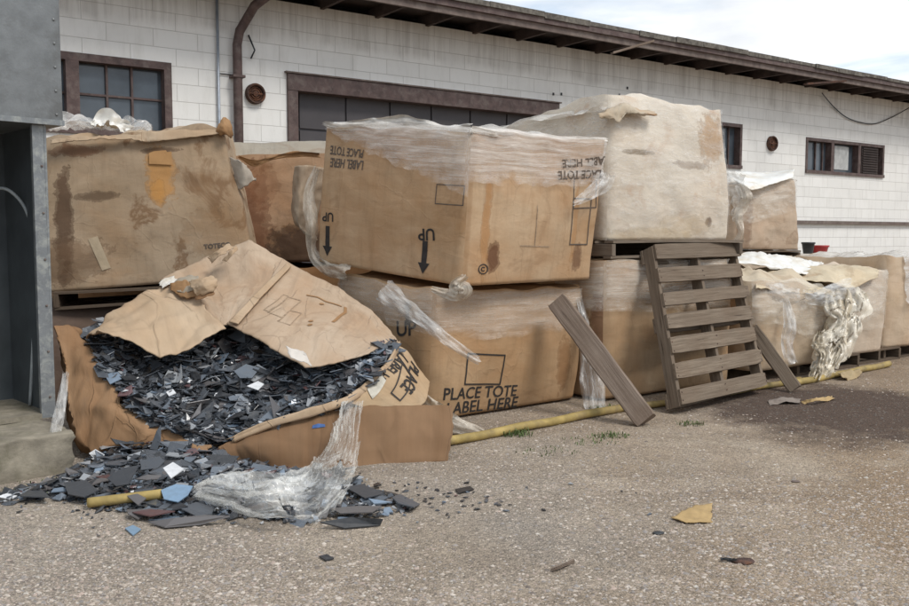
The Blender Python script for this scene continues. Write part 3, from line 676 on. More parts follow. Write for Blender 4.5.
# garage door
a, b, c, d = HO[1]
gd = MB(); gd.ubox(a + .14, b - .14, VW + .16, VW + .2, -.05, d - .2).go('x', M['door'], bld).name = 'garage_door'
gdo = bpy.data.objects['garage_door']
pm = MB(); u = a + .2; wdt = (b - a - .4) / 6
for i in range(6):
    for j in range(6):
        pm.ubox(u + i * wdt + .015, u + (i + 1) * wdt - .015, VW + .135, VW + .16, .02 + j * .52, .02 + (j + 1) * .52 - .03)
pm.go('door_panels', M['door'], gdo)
fr = MB(); fr.ubox(a - .02, b + .02, VW - .04, VW + .14, d - .2, d + .01); fr.ubox(a - .02, a + .12, VW - .035, VW + .14, -.05, d - .2); fr.ubox(b - .12, b + .02, VW - .035, VW + .14, -.05, d - .2)
fr.go('door_frame', M['brown_paint'], gdo, bevel=.006)
MB().ubox(a - .05, b + .05, VW - .06, VW - .002, d + .012, d + .03).go('door_head_flashing', M['fascia'], gdo)
# downspout with elbow
p0 = V(239, 145, VW - .09); uD = p0.dot(DU)
path = [W(uD, VW - .09, .15), W(uD, VW - .09, 3.52), W(uD + .03, VW - .10, 3.68), W(uD + .14, VW - .30, 3.95), W(uD + .30, 9.72, 4.12)]
dsp = MB(); dsp.tube(path, .055, 10).go('downspout', M['brown_paint'], bld, smooth=True)
ds = bpy.data.objects['downspout']
MB().ubox(uD - .075, uD + .075, VW - .15, VW - .001, 3.13, 3.16).go('pipe_strap', M['brown_paint'], ds)
# conduit
uC = uz(217, 60)[0]; MB().tube([W(uC, VW - .035, .3), W(uC, VW - .035, 4.2)], .017, 8).go('conduit', M['conduit'], bld, smooth=True)
MB().tube([W(uC, VW - .02, 3.17), W(uD, VW - .02, 3.17)], .007, 6).go('conduit_branch', M['black'], bld)
q = uz(248, 42); MB().tube([W(q[0], VW - .02, q[1] + .08), W(q[0] + .02, VW - .05, q[1]), W(q[0] + .06, VW - .06, q[1] - .10), W(q[0] + .02, VW - .03, q[1] - .2)], .011, 6).go('cut_wire', M['black'], bld)
def vent(px_, py_, r, parent=bld):
    u_, z_ = uz(px_, py_); m = MB().disc(W(u_, VW - .002, z_), -DN, [(r, 0), (r, .05), (r * .93, .065), (r * .8, .06), (r * .74, .02), (r * .3, .015), (r * .28, .05), (.001, .055)])
    v_ = m.go('round_vent', M['rust'], parent, smooth=False)
    s = MB()
    s.disc(W(u_, VW - .015, z_), -DN, [(r * .70, .0), (r * .68, .02), (r * .60, .022), (r * .57, .008), (r * .50, .008), (r * .47, .024), (r * .36, .026), (r * .33, .012), (r * .2, .012), (r * .17, .04), (.001, .045)], 24)
    s.box(W(u_, VW - .05, z_) - DU * r * .68 - Vector((0, 0, .006)), DU * r * 1.36, Vector((0, 0, .012)), -DN * .006)
    s.go('vent_grille', simple('orange_rust', (.13, .06, .035), .85, .6, 25, .8, .2, 0, (.06, .035, .028), 14), v_)
vent(254.5, 94, .125); vent(771, 143.5, .14)
cab = [V(822, 93, 10.3), V(835, 108, 10.36), V(850, 119, 10.36), V(872, 124, 10.36), V(890, 118, 10.36), V(905, 110, 10.3), V(930, 96, 9.8)]
MB().tube([crom(cab, i / 30) for i in range(31)], .011, 6).go('hanging_cable', M['black'], bld)
for (x_, y_) in ((553, 94), (561, 94), (619, 95), (627, 88)):
    q = uz(x_, y_); MB().ubox(q[0] - .01, q[0] + .015, VW - .015, VW - .001, q[1] - .02, q[1] + .02).go('wall_bracket', M['black'], bld)

# ================================================================== LEFT SLAB AND STEEL CABINET
c0 = G(76, 471); e1 = Vector((-.707, -.707, 0)); e2 = Vector((-.707, .707, 0))
def rough_block(name, o, A, B, C, mat, label, cat, amp=.02, seed=0):
    bm = bmesh.new(); bmesh.ops.create_cube(bm, size=1); bmesh.ops.subdivide_edges(bm, edges=bm.edges, cuts=28, use_grid_fill=True)
    for v in bm.verts:
        p = o + A * (v.co.x + .5) + B * (v.co.y + .5) + C * (v.co.z + .5); cen = o + (A + B + C) / 2; on = sum(abs(abs(c) - .5) < 1e-4 for c in v.co)
        dv = Vector((nz(p, 9, seed), nz(p, 9, seed + 1), nz(p, 9, seed + 2))) * amp
        if on > 1: dv += (cen - p).normalized() * (abs(nz(p, 14, seed)) * amp * 2.2)
        v.co = p + dv - o
    me = bpy.data.meshes.new(name); bm.to_mesh(me); bm.free(); me.materials.append(mat); me.polygons.foreach_set('use_smooth', [True] * len(me.polygons))
    ob = bpy.data.objects.new(name, me); ob.location = o; COL.objects.link(ob); return tag(ob, label, cat)
rough_block('concrete_slab', c0 + Vector((0, 0, -.05)), e1 * 2.6, e2 * 1.4, Vector((0, 0, .262)), M['concrete'], 'crumbling grey concrete slab at the left edge under the steel cabinet', 'concrete slab', .014)
k0 = G(56, 417, .213); cb = thing('steel_cabinet', 'tall grey steel cabinet with open dark lower bay, left of the cartons', 'cabinet', k0)
zt = 1.86
def cbx(s0, s1, d0, d1, z0, z1, top=0): # along e1 leftwards, depth e2
    return MB().box(k0 + e1 * s0 + e2 * d0 + Vector((0, 0, z0)), e1 * (s1 - s0), e2 * (d1 - d0), Vector((0, 0, z1 - z0)))
UPPZ = zt - k0.z
cbx(-.085, 1.6, -.03, .75, UPPZ, UPPZ + 1.05).go('upper_housing', M['steel'], cb, bevel=.006)
m = MB().box(k0 + e1 * .0 + Vector((0, 0, 0)), e1 * .014, e2 * .03, Vector((.0, .0, UPPZ)))
m.box(k0 + e1 * .014, e1 * .062, e2 * .03, Vector((.0, .0, UPPZ - .002))); m.go('door_post', M['steel_edge'], cb, bevel=.003, wob=.004)
cbx(.012, .03, .032, .74, .0, UPPZ - .002).go('side_panel', M['steel_shaded'], cb)
cbx(.03, 1.6, .6, .62, .0, UPPZ - .002).go('back_panel', M['steel_shaded'], cb)
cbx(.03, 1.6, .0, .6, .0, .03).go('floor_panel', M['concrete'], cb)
cbx(1.58, 1.6, .0, .6, .03, UPPZ - .002).go('side_panel', M['steel_shaded'], cb)
cbx(-.087, 1.6, -.042, -.031, UPPZ, UPPZ + .03).go('lower_lip', M['steel_edge'], cb)
hp = [P(-30, 195, 5.15), P(0, 188, 5.15), P(16, 196, 5.15), P(28, 215, 5.15), P(33, 245, 5.15), P(34, 300, 5.15), P(33, 345, 5.15), P(30, 405, 5.15)]
MB().tube([crom(hp, i / 30) for i in range(31)], .010, 8).go('hose', M['hose'], cb, smooth=True)
for i in range(8):
    z_ = UPPZ + .06 + i * .13; MB().disc(k0 + e1 * -.05 - e2 * .03 + Vector((0, 0, z_)), -e2, [(.008, 0), (.007, .004), (.001, .006)], 8).go('rivet', M['steel'], cb)
for i in range(6):
    z_ = .12 + i * .26; MB().disc(k0 + e1 * .03 - e2 * .002 + Vector((0, 0, z_)), -e2, [(.007, 0), (.006, .006), (.001, .008)], 8).go('rivet', M['fascia'], cb)

# ================================================================== CARTONS
def carton(name, label, B, T, mat, group='large industrial cartons', build=True, capz=0, caplump=.03, capmat=None, **k):
    s = Tote(B, T, **k); r = thing(name, label, 'carton', s.base, group)
    return s, r
def boxuv(u0, u1, v0, v1, z0, z1, sh=(0, 0, 0, 0)):
    B = [W(u0, v0, z0), W(u1, v0, z0), W(u1, v1, z0), W(u0, v1, z0)]
    T = [W(u0 + sh[0], v0 + sh[1], z1), W(u1 + sh[2], v0 + sh[1], z1), W(u1 + sh[2], v1 + sh[3], z1), W(u0 + sh[0], v1 + sh[3], z1)]
    return B, T
def pallet(label, O, A, B, N, L=1.2, Wd=1.0, nd=7, nb=3, mat=None, group='wooden pallets', bw=.09, seed=0, blue=-1, warp=.006):
    """O corner on the underside; A along deck boards, B along stringers, N from underside to deck"""
    A, B, N = A.normalized(), B.normalized(), N.normalized(); rr = random.Random(seed); mat = mat or M['wood']
    r = thing('pallet', label, 'pallet', O, group)
    for i in range(3):
        x = (0, (L - .04) / 2, L - .04)[i]; st = MB(); st.box(O + A * x + N * .018, B * Wd, A * .038, N * .092); st.go('stringer', mat, r, bevel=.003, wob=.003)
        if i == blue: MB().box(O + A * (x - .003) + N * .02 - B * .004, A * .045, B * .003, N * .08).go('paint_mark', M['blue'], r)
    def deck(n, off, nm):
        for j in range(n):
            y = (Wd - bw) * j / (n - 1); sk_ = rr.uniform(-.012, .012); ln = L + rr.uniform(-.02, .02)
            k = 12; m = MB(); wv = bw * rr.uniform(.9, 1.1); o_ = O + A * rr.uniform(-.01, .01) + B * y + N * (off + rr.uniform(0, .002)); c1 = rr.uniform(-warp, warp)
            for q in range(k):
                pass
            vs, uv, fs = [], [], []
            for q in range(k + 1):
                f = q / k; ctr = o_ + A * (ln * f) + B * (sk_ * (f - .5)) + N * (c1 * math.sin(math.pi * f)); e = .004 * noise.noise(Vector((f * 6, j, seed)))
                chip = (.012 * rr.random() if q in (0, k) else 0)
                for (b_, n_) in ((0, 0), (wv, 0), (wv, .018), (0, .018)): vs.append(ctr + B * (b_ + e * (1 if b_ else -1) - (chip if b_ else -chip)) + N * n_); uv.append((ln * f + j, b_ + n_ * 2 + j * .3))
            for q in range(k):
                for e in range(4): fs.append((q * 4 + e, q * 4 + (e + 1) % 4, q * 4 + 4 + (e + 1) % 4, q * 4 + 4 + e))
            fs += [(3, 2, 1, 0), (k * 4, k * 4 + 1, k * 4 + 2, k * 4 + 3)]
            mk(nm, vs, fs, mat, r, uv)
    deck(nd, .112, 'deck_board'); deck(nb, -.001, 'bottom_board')
    return r
cA = lambda *a, **k: card(*a, **k)
LARGE = 'large industrial cartons'

# --- LM: lower carton reading PLACE TOTE LABEL HERE
f0 = P(427, 428, 5.79); f1 = P(577, 403, 6.66); f0.z = f1.z = .02; bl = Vector((-.88, 6.48, .02)); br_ = f1 + DN * 1.25; bk = Vector((-.1, 7.35, .02))
LM = Tote([f0, f1, br_, bk, bl], [P(434, 290, 5.79), P(583, 287, 6.62), br_ + Vector((0, 0, .86)), bk + Vector((0, 0, .93)), bl + Vector((.02, 0, .95))], r=.09, bulge=.055, dent=.016, seed=11, topw=.03)
rLM = thing('carton', 'lower brown carton printed PLACE TOTE LABEL HERE, crushed under the upside-down carton', 'carton', LM.base, LARGE)
s1 = LM.uvof(560, 362)
mLM = card('cardboard_lower_carton', (.40, .245, .125), (.475, .32, .185), 1, .25, [(s1[0] + .04, s1[1], .07, .22, (.22, .10, .035), .6)], dirt=.25)
LM.build('carton_body', mLM, rLM, caplump=.02)
LM.wrap('stretch_film', filmmat('stretch_film_band', .14, .6, (1.1, 16, 1), seed=1, col=(.76, .66, .55), fade=True, thr=(.3, .75)), rLM, 4, .02, 0, .99, lambda f: .62 + .015 * math.sin(f * 17) + .01 * math.sin(f * 41) + .20 * max(0, 1 - f / .5), lambda f: .99, wrk=.010, seed=2)
write(LM, 'PLACE TOTE', (443, 400), (517, 395), rLM, bold=.012); write(LM, 'LABEL HERE', (446, 415), (516, 407), rLM, bold=.012)
p, f = frame2d(1.0, .75, .03)
lofted_dec(LM, *frame2d(1.0, .68, .032), (464, 385), (500, 385), 1.0, 'printed_frame', M['ink'], rLM)
write(LM, 'UP', (397, 336), (417, 335), rLM, bold=.015); arrow(LM, (408, 325), (408, 300), rLM)
# --- M: upper carton, turned upside down
Mb = [P(462, 286, 5.72), P(591, 279, 6.55), Vector((.12, 7.55, 1.0)), P(317, 261, 6.5)]
Mt = [P(472, 131, 5.72), P(606, 141, 6.5), Vector((.12, 7.5, 2.02)), P(324, 126, 6.45)]
MU = Tote(Mb, Mt, r=.05, bulge=.03, dent=.014, seed=23, topw=.02)
rM = thing('carton', 'upside-down brown carton with two black UP arrows pointing down and torn film top', 'carton', MU.base, LARGE)
sp = [MU.uvof(493, 258), MU.uvof(577, 258), MU.uvof(486, 225), MU.uvof(574, 215), MU.uvof(470, 200)]
DR = (.10, .035, .015); RU = (.40, .20, .075)
sp2 = [(sp[0][0], sp[0][1], .055, .10, DR, .9), (sp[1][0], sp[1][1], .05, .09, DR, .7), (sp[2][0], sp[2][1], .035, .33, RU, .75), (sp[3][0] + .02, sp[3][1] - .05, .03, .30, RU, .6), (sp[4][0], .5, .02, .7, (.30, .17, .08), .4)]
mM = card('cardboard_upper_carton', (.42, .25, .125), (.57, .425, .28), 2, .2, sp2, rust=.3, dirt=.12)
mM2 = mM
MU.build('carton_body', mM, rM, caplump=.05, capz=.03, capmat=M['film_milky'], capname='film_top')
fA = filmmat('torn_film_cap', .14, .78, (.8, 13, 1), .28, col=(.86, .79, .72), seed=3, thr=(.33, .75), fade=True)
MU.wrap('stretch_film', fA, rM, 3, .03, 0, .0, lambda f: .955 - .37 * f + .012 * math.sin(f * 31) + .008 * math.sin(f * 67), lambda f: 1.03, wrk=.014, seed=5)
MU.wrap('stretch_film', fA, rM, 0, .0, 0, .99, lambda f: .665 + .008 * math.sin(f * 23) + .006 * math.sin(f * 57), lambda f: 1.02, wrk=.012, seed=8)
write(MU, 'UP', (333.5, 213), (323.5, 212.5), rM, bold=.02); arrow(MU, (328, 226), (327.5, 256), rM)
write(MU, 'UP', (434.5, 229), (418, 229), rM, bold=.02); arrow(MU, (425.5, 241), (423, 274), rM)
write(MU, 'PLACE TOTE', (604, 170), (557, 171), rM, M['ink_faded'], bold=.02, off=.016); write(MU, 'LABEL HERE', (603, 156), (560, 158), rM, M['ink_faded'], bold=.02, off=.016)
write(MU, 'PLACE TOTE', (364, 150), (331, 147), rM, M['ink_faded'], bold=.02, sx=.7); write(MU, 'LABEL HERE', (364, 161), (331, 158), rM, M['ink_faded'], bold=.02, sx=.7)
lofted_dec(MU, *frame2d(1.0, .62, .03), (435, 204), (463, 206), 1.0, 'printed_frame', M['ink_faded'], rM)
lofted_dec(MU, *frame2d(1.0, 1.05, .03), (573, 209), (596, 208), 1.0, 'printed_frame', M['ink_faded'], rM)
lofted_dec(MU, *frame2d(1.0, 1.6, .04), (569, 245), (587, 245), 1.0, 'printed_frame', M['ink_faded'], rM)
lofted_dec(MU, [(0, 0), (1, 0), (1, .022), (0, .022)], [(0, 1, 2, 3)], (537, 205), (534, 246), 1, 'pen_line', M['pen'], rM)
lofted_dec(MU, [(0, 0), (1, 0), (1, .022), (0, .022)], [(0, 1, 2, 3)], (520, 246), (549, 247), 1, 'pen_line', M['pen'], rM)
def ringpts(n=20, r0=.36, r1=.5, a0=0, a1=2 * math.pi, sy=.8, c=(.5, .0)):
    pts, fs = [], []
    for i in range(n + 1):
        an = a0 + (a1 - a0) * i / n
        for r_ in (r0, r1): pts.append((c[0] + r_ * math.cos(an), c[1] + r_ * math.sin(an) * sy))
    for i in range(n): fs.append((i * 2, i * 2 + 1, i * 2 + 3, i * 2 + 2))
    return pts, fs
lofted_dec(MU, *ringpts(24, .40, .5), (478, 269), (488, 269), 1.0, 'printed_symbol', M['ink'], rM)
lofted_dec(MU, *ringpts(14, .13, .23, .7, 5.6), (478, 269), (488, 269), 1.0, 'printed_symbol', M['ink'], rM)
# --- TL: upper left carton leaning
TLb = [P(42, 293, 6.3), P(258, 276, 6.75), P(258, 276, 6.75) + Vector((-.25, 1.15, .05)), P(42, 293, 6.3) + Vector((-.55, 1.05, .05))]
TLt = [P(42, 138, 6.35), P(222, 127, 6.75), P(222, 127, 6.75) + Vector((-.2, 1.1, .02)), P(42, 138, 6.35) + Vector((-.5, 1.0, .05))]
TL = Tote(TLb, TLt, r=.04, bulge=.025, dent=.022, seed=31, topw=.05)
rTL = thing('carton', 'water-stained leaning carton at upper left beside the steel cabinet, orange patch on its face', 'carton', TL.base, LARGE)
U = lambda x, y: TL.uvof(x, y)
q = [U(160, 172), U(64, 225), U(70, 150), U(100, 196), U(162, 150), U(97, 250), U(158, 192), U(60, 262), U(222, 232)]
mTL = card('cardboard_stained_carton', (.35, .25, .155), (.46, .355, .25), 4, .75, [
    (q[0][0], q[0][1], .11, .21, (.50, .25, .075), .85), (q[6][0], q[6][1], .06, .10, (.50, .24, .06), .8),
    (q[1][0], q[1][1], .06, .42, (.075, .035, .018), .85), (q[2][0] + .05, q[2][1], .18, .045, (.18, .08, .04), .8), (q[7][0], q[7][1], .30, .16, (.13, .07, .035), .6),
    (q[3][0], q[3][1], .15, .035, (.08, .045, .025), .75), (q[4][0], q[4][1], .14, .025, (.09, .05, .03), .8), (q[8][0], q[8][1], .25, .2, (.30, .17, .08), .4)], rust=.25, dirt=.45)
TL.build('carton_body', mTL, rTL, caplump=.05)
write(TL, 'TOTECO', (204, 249), (231, 246.5), rTL, M['ink_faded'], bold=.035)
def quadstrip(w, h): return [(0, 0), (w, .1), (w, .1 + h), (0, h)], [(0, 1, 2, 3)]
lofted_dec(TL, [(0, 0), (1, .05), (1, .30), (0, .28)], [(0, 1, 2, 3)], (88, 239), (100, 271), 1.0, 'tape_patch', simple('pale_tape', (.42, .33, .22), .5, .15), rTL)
lofted_dec(TL, [(0, 0), (1, 0), (1, .62), (.8, .58), (.75, .66), (.2, .6), (0, .5)], [(0, 1, 2, 3, 4, 5, 6)], (149, 164), (172, 165), 1.0, 'torn_flap', card('torn_orange_card', (.43, .25, .11), (.50, .30, .13), 5, .7), rTL, off=.012)
# torn upper rim and packing film bunched on top
Loft([[(52, 139, 6.3), (90, 136, 6.4), (135, 134, 6.5), (150, 131, 6.55), (222, 129, 6.73)], [(52, 143, 6.27), (90, 139, 6.36), (135, 139, 6.47), (150, 141, 6.5), (222, 133, 6.7)]], .02, 12, .008, 3, rag=.03).grid('torn_rim', mTL, rTL, 60, 6, .006)
ribbon('packing_film', [(50, 132, 6.6), (75, 128, 6.7), (100, 129, 6.75), (125, 131, 6.8), (152, 131, 6.9)], [.12, .2, .16, .2, .1], M['film_loose'], rTL, 70, 10, .8, .06, 9, side=Vector((.2, .6, .25)).normalized())
ribbon('packing_film', [(95, 128, 6.6), (105, 125, 6.65), (118, 127, 6.7), (130, 130, 6.8)], [.08, .16, .14, .05], M['white'], rTL, 40, 8, 1, .05, 5, side=Vector((.2, .5, .35)).normalized())
Loft([[(221, 122, 6.72), (224, 116, 6.75), (230, 119, 6.8)], [(217, 129, 6.7), (224, 126, 6.66), (233, 128, 6.75)], [(218, 136, 6.7), (226, 135, 6.68), (231, 139, 6.8)]], .018, 12, .003, 2, rag=.03).grid('torn_corner', M['darkliner'], rTL, 20, 16, .006)
Loft([[(229, 157, 6.78), (242, 162, 6.72), (250, 170, 6.85)], [(235, 178, 6.78), (246, 176, 6.74), (255, 180, 6.9)], [(238, 190, 6.78), (246, 186, 6.75), (256, 178, 6.9)]], .012, 8, .002, 4, rag=.02).grid('folded_paper_corner', card('pale_folded_card', (.40, .34, .27), (.52, .47, .40), 7, .4), rTL, 22, 18, .006)
# --- carton under TL, wrapped in dark film
TB_ = [Vector((-3.25, 6.15, .02)), P(215, 380, 6.75), P(215, 380, 6.75) + Vector((-.25, 1.15, 0)), Vector((-3.4, 7.3, .02))]
for v_ in TB_: v_.z = .02
TD = Tote(TB_, [v_ + Vector((0, 0, .70)) for v_ in TB_], r=.12, bulge=.05, dent=.02, seed=37)
rTD = thing('carton', 'dark film-wrapped carton low at left beneath the leaning stained carton', 'carton', TD.base, LARGE)
TD.build('carton_body', card('dark_wrapped_card', (.10, .062, .04), (.17, .11, .08), 8, .2, film=.35, filmcol=(.22, .17, .14)), rTD, caplump=.04)
pallet('dark broken pallet squeezed beneath the leaning stained carton', Vector((-2.85, 6.26, .715)), Vector((.96, .27, .04)), Vector((-.27, .96, 0)), Vector((-.04, 0, 1)), 1.5, 1.0, 6, 3, M['wood_dark'], seed=3)
v0 = [Vector((-3.6, 7.75, .02)), Vector((-2.15, 7.9, .02)), Vector((-2.25, 9.0, .02)), Vector((-3.7, 8.9, .02))]
BB = Tote(v0, [v_ + Vector((0, 0, 1.35)) for v_ in v0], seed=44); r_ = thing('carton', 'brown carton added as a blocker behind the leaning stained carton', 'carton', BB.base, LARGE); BB.build('carton_body', M['darkliner'], r_)  # added carton, blocks the bright wall seen through the pallet gap
# --- MB: middle back carton between TL and M
b0 = [P(222, 262, 7.4), P(372, 262, 7.75), P(372, 262, 7.75) + Vector((-.1, 1.15, 0)), P(222, 262, 7.4) + Vector((-.1, 1.15, 0))]
b1 = [P(227, 156, 7.4), P(372, 152, 7.75), P(372, 152, 7.75) + Vector((-.1, 1.15, 0)), P(227, 156, 7.4) + Vector((-.1, 1.15, 0))]
BK = Tote(b0, b1, r=.05, bulge=.05, dent=.03, seed=41)
rBK = thing('carton', 'rust-brown stained carton set back in the gap between two upper cartons', 'carton', BK.base, LARGE)
s = [BK.uvof(245, 230), BK.uvof(300, 250), BK.uvof(262, 185)]
BK.build('carton_body', card('cardboard_back_carton', (.33, .195, .105), (.44, .285, .175), 12, .8, [(s[0][0], s[0][1], .2, .5, (.16, .06, .03), .75), (s[1][0], s[1][1], .28, .22, (.06, .035, .025), .85), (s[2][0], s[2][1], .12, .2, (.25, .11, .05), .5)], dirt=.5), rBK, caplump=.04)  # stains, plus dark lower blots that paint in shadow on the lower half
Loft([[(225, 142, 7.75), (265, 143, 7.8), (303, 141, 7.85), (372, 142, 8.0)], [(228, 157, 7.45), (265, 156, 7.5), (303, 154, 7.6), (372, 154, 7.75)]], .008, 5, .002, 4).grid('raised_flap', card('grey_flap', (.29, .25, .195), (.37, .33, .265), 13, .3), rBK, 40, 12, .008)
ribbon('torn_edge_strip', [(240, 157, 7.3), (255, 163, 7.25), (272, 158, 7.3), (296, 154, 7.35), (320, 155, 7.4)], [.03, .06, .03, .05, .04], M['darkliner'], rBK, 60, 6, .1, .012, 7, side=Vector((0, -.3, 1)).normalized())
Loft([[(294, 166, 7.0), (308, 165, 6.95), (325, 168, 7.1)], [(291, 190, 7.02), (300, 200, 6.9), (322, 200, 7.1)], [(292, 218, 7.0), (300, 226, 6.92), (315, 232, 7.1)], [(305, 232, 7.0), (312, 238, 6.95), (318, 240, 7.1)]], .03, 6, .006, 6).grid('hanging_flap', card('pale_hanging_flap', (.37, .28, .195), (.44, .36, .27), 14, .3), rBK, 24, 30, .006)
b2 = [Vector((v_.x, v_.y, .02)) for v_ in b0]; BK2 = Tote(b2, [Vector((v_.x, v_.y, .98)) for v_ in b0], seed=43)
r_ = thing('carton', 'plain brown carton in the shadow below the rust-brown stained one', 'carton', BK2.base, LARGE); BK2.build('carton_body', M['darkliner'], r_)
tag(ribbon('film_strip', [(317, 168, 6.55), (309, 195, 6.5), (312, 225, 6.45), (312, 250, 6.5), (325, 266, 6.4), (345, 272, 6.25)], [.05, .09, .10, .07, .12, .1], M['film_dirty'], None, 70, 8, .8, .04, 12, loc=P(312, 250, 6.5)), 'dirty twisted film hanging down the left corner of the upside-down carton', 'plastic film', 'loose strips of plastic film')
# --- L2 (lower carton behind leaning pallet) and W (white wrapped carton on pallet)
B, T = boxuv(4.66, 6.15, 4.72, 5.95, .02, 1.06)
L2 = Tote(B, T, r=.10, bulge=.05, dent=.02, seed=51)
rL2 = thing('carton', 'lower tan carton behind the leaning pallet, under the white-wrapped carton', 'carton', L2.base, LARGE)
s = L2.uvof(592, 320)
L2.build('carton_body', card('cardboard_l2', (.40, .26, .145), (.50, .36, .225), 16, .3, [(s[0] + .05, s[1], .07, .28, (.14, .055, .025), .8)], rust=.3, dirt=.3), rL2)
L2.wrap('stretch_film', filmmat('film_l2', .2, .68, (1.0, 16, 1), seed=7, col=(.76, .68, .58), fade=True), rL2, 3, .6, 0, .99, lambda f: .62 + .02 * math.sin(f * 7), lambda f: 1.0, wrk=.012, seed=3)
pallet('flat pallet with a blue painted block between the white-wrapped carton and the tan one below', W(4.72, 4.70, 1.075), DU, DN, Vector((0, 0, 1)), 1.53, 1.3, 8, 3, woodmat('brown_pallet_wood', (.15, .115, .085), (.28, .23, .18)), seed=5, blue=1)  # own wood tone, a little paler than the other pallets
B, T = boxuv(4.74, 6.20, 4.78, 6.15, 1.21, 2.29, (.03, .03, -.08, -.05)); T[3].z -= .12; T[0].z += .02; T[1].z -= .01
WT = Tote(B, T, r=.10, bulge=.05, dent=.022, seed=55, topw=.03, fine=.001)
rW = thing('carton', 'largest carton, wrapped in milky white film with rust streaks, on a pallet', 'carton', WT.base, LARGE)
s = [WT.uvof(708, 222), WT.uvof(712, 140), WT.uvof(640, 152), WT.uvof(690, 165), WT.uvof(690, 225), WT.uvof(650, 235), WT.uvof(585, 125)]
WT.build('carton_body', card('white_wrapped_carton', (.58, .47, .35), (.70, .61, .49), 17, .12, [(s[0][0], s[0][1], .05, .04, (.14, .08, .04), .95), (s[1][0] - .02, s[1][1], .16, .20, (.44, .26, .12), .8), (s[2][0], s[2][1], .16, .02, (.22, .15, .08), .9), (s[3][0], s[3][1], .24, .03, (.30, .22, .15), .8), (s[4][0], s[4][1], .3, .08, (.48, .34, .18), .45), (s[5][0], s[5][1], .5, .05, (.50, .37, .2), .4), (s[6][0], s[6][1], .2, .1, (.5, .36, .2), .4)], film=.62, filmcol=(.74, .67, .56), rust=.75, dirt=.12), rW, caplump=.06, capz=.03)
WT.wrap('stretch_film', filmmat('milky_wrap', .04, .30, (1.0, 3.5, 1), .25, col=(.88, .86, .82), seed=9, thr=(.4, .8), fade=True), rW, 3, .0, 1, .25, lambda f: .02 + .02 * math.sin(f * 30), lambda f: 1.0, off=.012, wrk=.010, nv=30, seed=6)
Loft([[(600, 112, 6.62), (614, 106, 6.7), (625, 103, 6.76), (636, 107, 6.78), (655, 112, 6.84)], [(598, 116, 6.56), (612, 111, 6.6), (624, 106, 6.64), (637, 111, 6.7), (656, 115, 6.78)], [(604, 119, 6.58), (613, 118, 6.58), (619, 122, 6.58), (627, 114, 6.64), (645, 116, 6.76)]], .015, 12, .003, 6, rag=.03).grid('gathered_film_knot', card('knot_card', (.42, .33, .22), (.60, .54, .45), 19, .9, rust=.8), rW, 40, 16, .003)
ribbon('film_fold', [(500, 130, 7.6), (540, 121, 7.2), (580, 114, 6.9), (606, 111, 6.65)], [.05, .1, .12, .08], M['film_milky'], rW, 50, 6, .6, .03, 3, side=Vector((.6, -.2, .2)).normalized())
# ---- right-hand row
def P0(px_, py_, Y_, z_): p_ = P(px_, py_, Y_); p_.z = z_; return p_
# R1
B, T = boxuv(6.28, 7.42, 4.60, 5.7, .10, .84, (0, .02, -.03, 0)); T[0].z = .86; T[1].z = .78; T[2].z = .86; T[3].z = .93
R1 = Tote(B, T, r=.14, bulge=.05, dent=.03, seed=61, topw=.05)
rR1 = thing('carton', 'sagging tan carton right of the leaning pallet, its wrap hanging in rags', 'carton', R1.base, LARGE)
R1.build('carton_body', card('cardboard_r1', (.42, .30, .185), (.53, .41, .29), 21, .4, film=.3, filmcol=(.68, .57, .43), rust=.5, dirt=.3), rR1, caplump=.10, capz=.06, capmat=card('r1_top', (.44, .35, .24), (.56, .47, .35), 22, .3, film=.4, filmcol=(.68, .58, .42), rust=.5))
R1.wrap('stretch_film', filmmat('film_r1', .15, .7, (1.2, 7, 1), .4, seed=11, col=(.78, .71, .60), fade=True), rR1, 0, .0, 1, .3, lambda f: .42 + .12 * math.sin(f * 6 + 1), lambda f: 1.03, wrk=.03, seed=4)
# R2
B, T = boxuv(7.50, 8.42, 4.66, 5.8, .12, .86, (0, 0, .04, 0)); T[1].z = .90
R2 = Tote(B, T, r=.09, bulge=.04, dent=.02, seed=63, topw=.03)
rR2 = thing('carton', 'tan film-wrapped carton with a folded flap on top, right of the ragged one', 'carton', R2.base, LARGE)
R2.build('carton_body', card('cardboard_r2', (.48, .36, .25), (.58, .47, .36), 24, .1, film=.45, filmcol=(.70, .61, .50), rust=.3, dirt=.15), rR2, caplump=.07, capz=.03)
# R3, R4
B, T = boxuv(8.52, 9.7, 4.70, 5.9, .13, 1.03); R3 = Tote(B, T, r=.09, bulge=.04, dent=.02, seed=65, topw=.04)
rR3 = thing('carton', 'tan carton with white crumpled film cap at the right edge', 'carton', R3.base, LARGE)
R3.build('carton_body', card('cardboard_r3', (.45, .30, .17), (.54, .40, .26), 26, .1, film=.35, filmcol=(.70, .61, .50), rust=.2, dirt=.2), rR3, caplump=.08, capmat=M['film_milky'])
R3.wrap('stretch_film', filmmat('film_r3', .2, .8, (1.3, 8, 1), -.4, seed=13, col=(.82, .80, .76)), rR3, 0, .22, 1, .3, lambda f: .48 - .3 * f, lambda f: 1.04, wrk=.03, seed=9)
B, T = boxuv(8.32, 8.50, 4.95, 5.6, .13, .42); 
